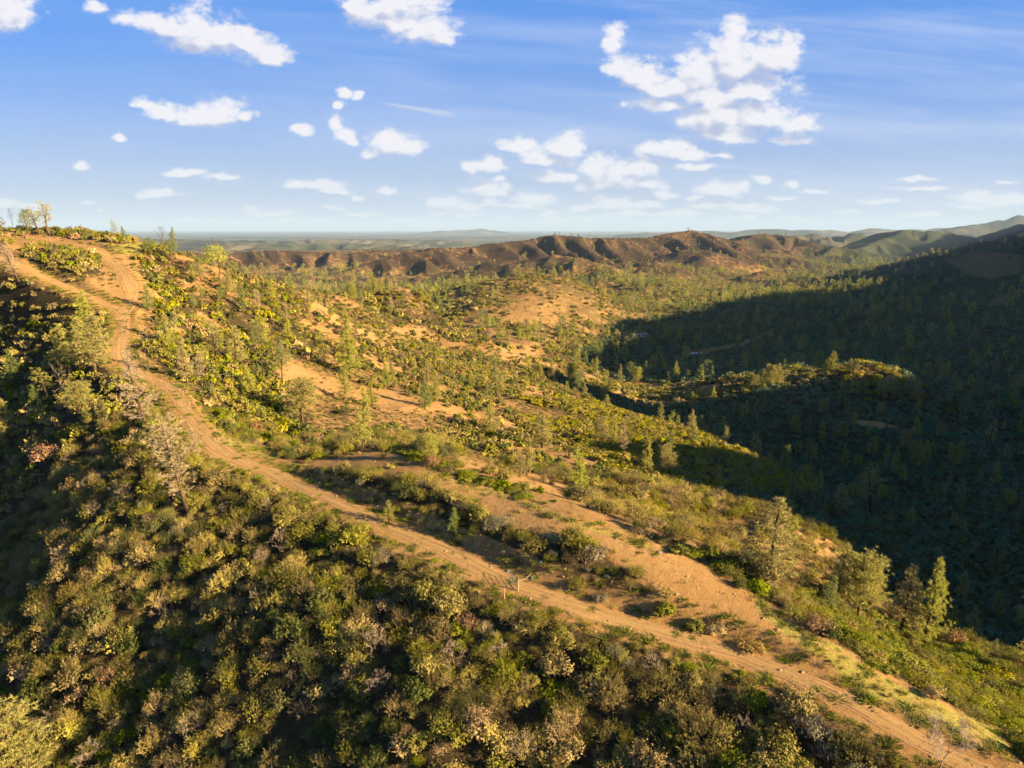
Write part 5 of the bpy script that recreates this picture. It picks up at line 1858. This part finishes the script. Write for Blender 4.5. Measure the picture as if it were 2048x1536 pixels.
se = empty('shed', (sx_, sy_, sz_), .1, 'tiny pale shed left of the white house in the valley', 'shed')
part('wall', box_mesh('shed_wall', [(0, 0, .9, 3, 2.4, 2.0)], M['white'], .02), se)
part('roof', box_mesh('shed_roof', [(0, 0, 1.99, 3.4, 2.8, .14)], M['roofm'], .02), se)
part('door', box_mesh('shed_door', [(0, -1.23, .8, .8, .06, 1.7)], M['post'], .01), se)


def make_car(loc, rz, label, van=False):
    e = empty('parked_van' if van else 'parked_car', loc, rz, label, 'van' if van else 'car', 'vehicles parked in the valley')
    import bmesh
    prof = [(-2.2, .35), (-2.25, .8), (-2.0, 1.0), (-1.5, 1.45), (.4, 1.5), (1.1, 1.02), (2.1, .88), (2.25, .6), (2.2, .35)] if not van else [(-2.6, .35), (-2.65, 1.2), (-2.55, 2.2), (1.2, 2.25), (1.9, 1.35), (2.6, 1.1), (2.7, .6), (2.6, .35)]
    w = .88
    n = len(prof)
    vs = [(x, -w, z) for x, z in prof] + [(x, w, z) for x, z in prof]
    bm = bmesh.new()
    bv = [bm.verts.new(v) for v in vs]
    bm.faces.new(bv[:n]); bm.faces.new(bv[n:][::-1])
    for i in range(n):
        j = (i + 1) % n
        bm.faces.new((bv[i], bv[i + n], bv[j + n], bv[j]))
    bmesh.ops.recalc_face_normals(bm, faces=bm.faces[:])
    bmesh.ops.bevel(bm, geom=bm.edges[:], offset=.07, segments=2, affect='EDGES')
    me = bpy.data.meshes.new('car_body'); bm.to_mesh(me); bm.free(); me.materials.append(M['carw'])
    part('body', me, e)
    zz = 1.22 if not van else 1.75
    part('side_window', box_mesh('car_glass', [(-.5, 0, zz, 1.5, 1.79, .32)], M['glass'], .01), e)
    wh = tubes_mesh('car_wheel', [([(0, -.12, 0), (0, .12, 0)], .34)], M['rubber'], 14)
    for x in (-1.4, 1.4):
        for y in (-.82, .82):
            part('wheel', wh, e, (x, y, .34))
    return e


for px, py, rz, van, lb in ((1386, 709, .3, True, 'white van at the left of the vehicles parked on a bare patch in the valley'),
                            (1393, 708, 1.2, False, 'white car in the middle of the vehicles on the bare valley patch'),
                            (1404, 708, .1, False, 'white car at the right of the vehicles on the bare valley patch')):
    (x, y, z), t = cast(px, py)
    make_car((x, y, z), rz, lb, van)

# mast on the far ridge
(x, y, z), t = cast(1179, 478)
me_ = empty('radio_mast', (x, y, z), 0, 'thin dark mast standing on the crest of the far ridge', 'mast')
legs = [([(a * 1.6, b * 1.6, -1), (a * .3, b * .3, 22)], .22) for a in (-1, 1) for b in (-1, 1)]
for l_ in legs:
    part('leg', tubes_mesh('mast_leg', [l_], M['steel'], 4), me_)
part('bracing', tubes_mesh('mast_bracing', [([((-1) ** k * (1.6 - .058 * h_), -(1.6 - .058 * h_), h_), (-(-1) ** k * (1.6 - .058 * (h_ + 3.6)), (1.6 - .058 * (h_ + 3.6)), h_ + 3.6)], .12) for k, h_ in enumerate((0, 3.6, 7.2, 10.8, 14.4, 18))], M['steel'], 4), me_)

# ------------------------------------------------------------------ air
hm, HT = new_mat('haze_air')
vol = HT.n('ShaderNodeVolumePrincipled', ins={'Color': (.44, .66, 1.0, 1), 'Density': 2.4e-5, 'Anisotropy': .0})
ho = HT.n('ShaderNodeOutputMaterial')
HT.t.links.new(vol.outputs[0], ho.inputs['Volume'])
hb = box_mesh('haze', [(0, 0, 0, 1, 1, 1)], hm)
ho_ = link('haze', hb, None, (0, 0, (900 - 420) / 2))
ho_.scale = (190000, 190000, 900 + 420)
tag(ho_, 'thin bluish haze in the air over the valley and plain', kind='stuff')
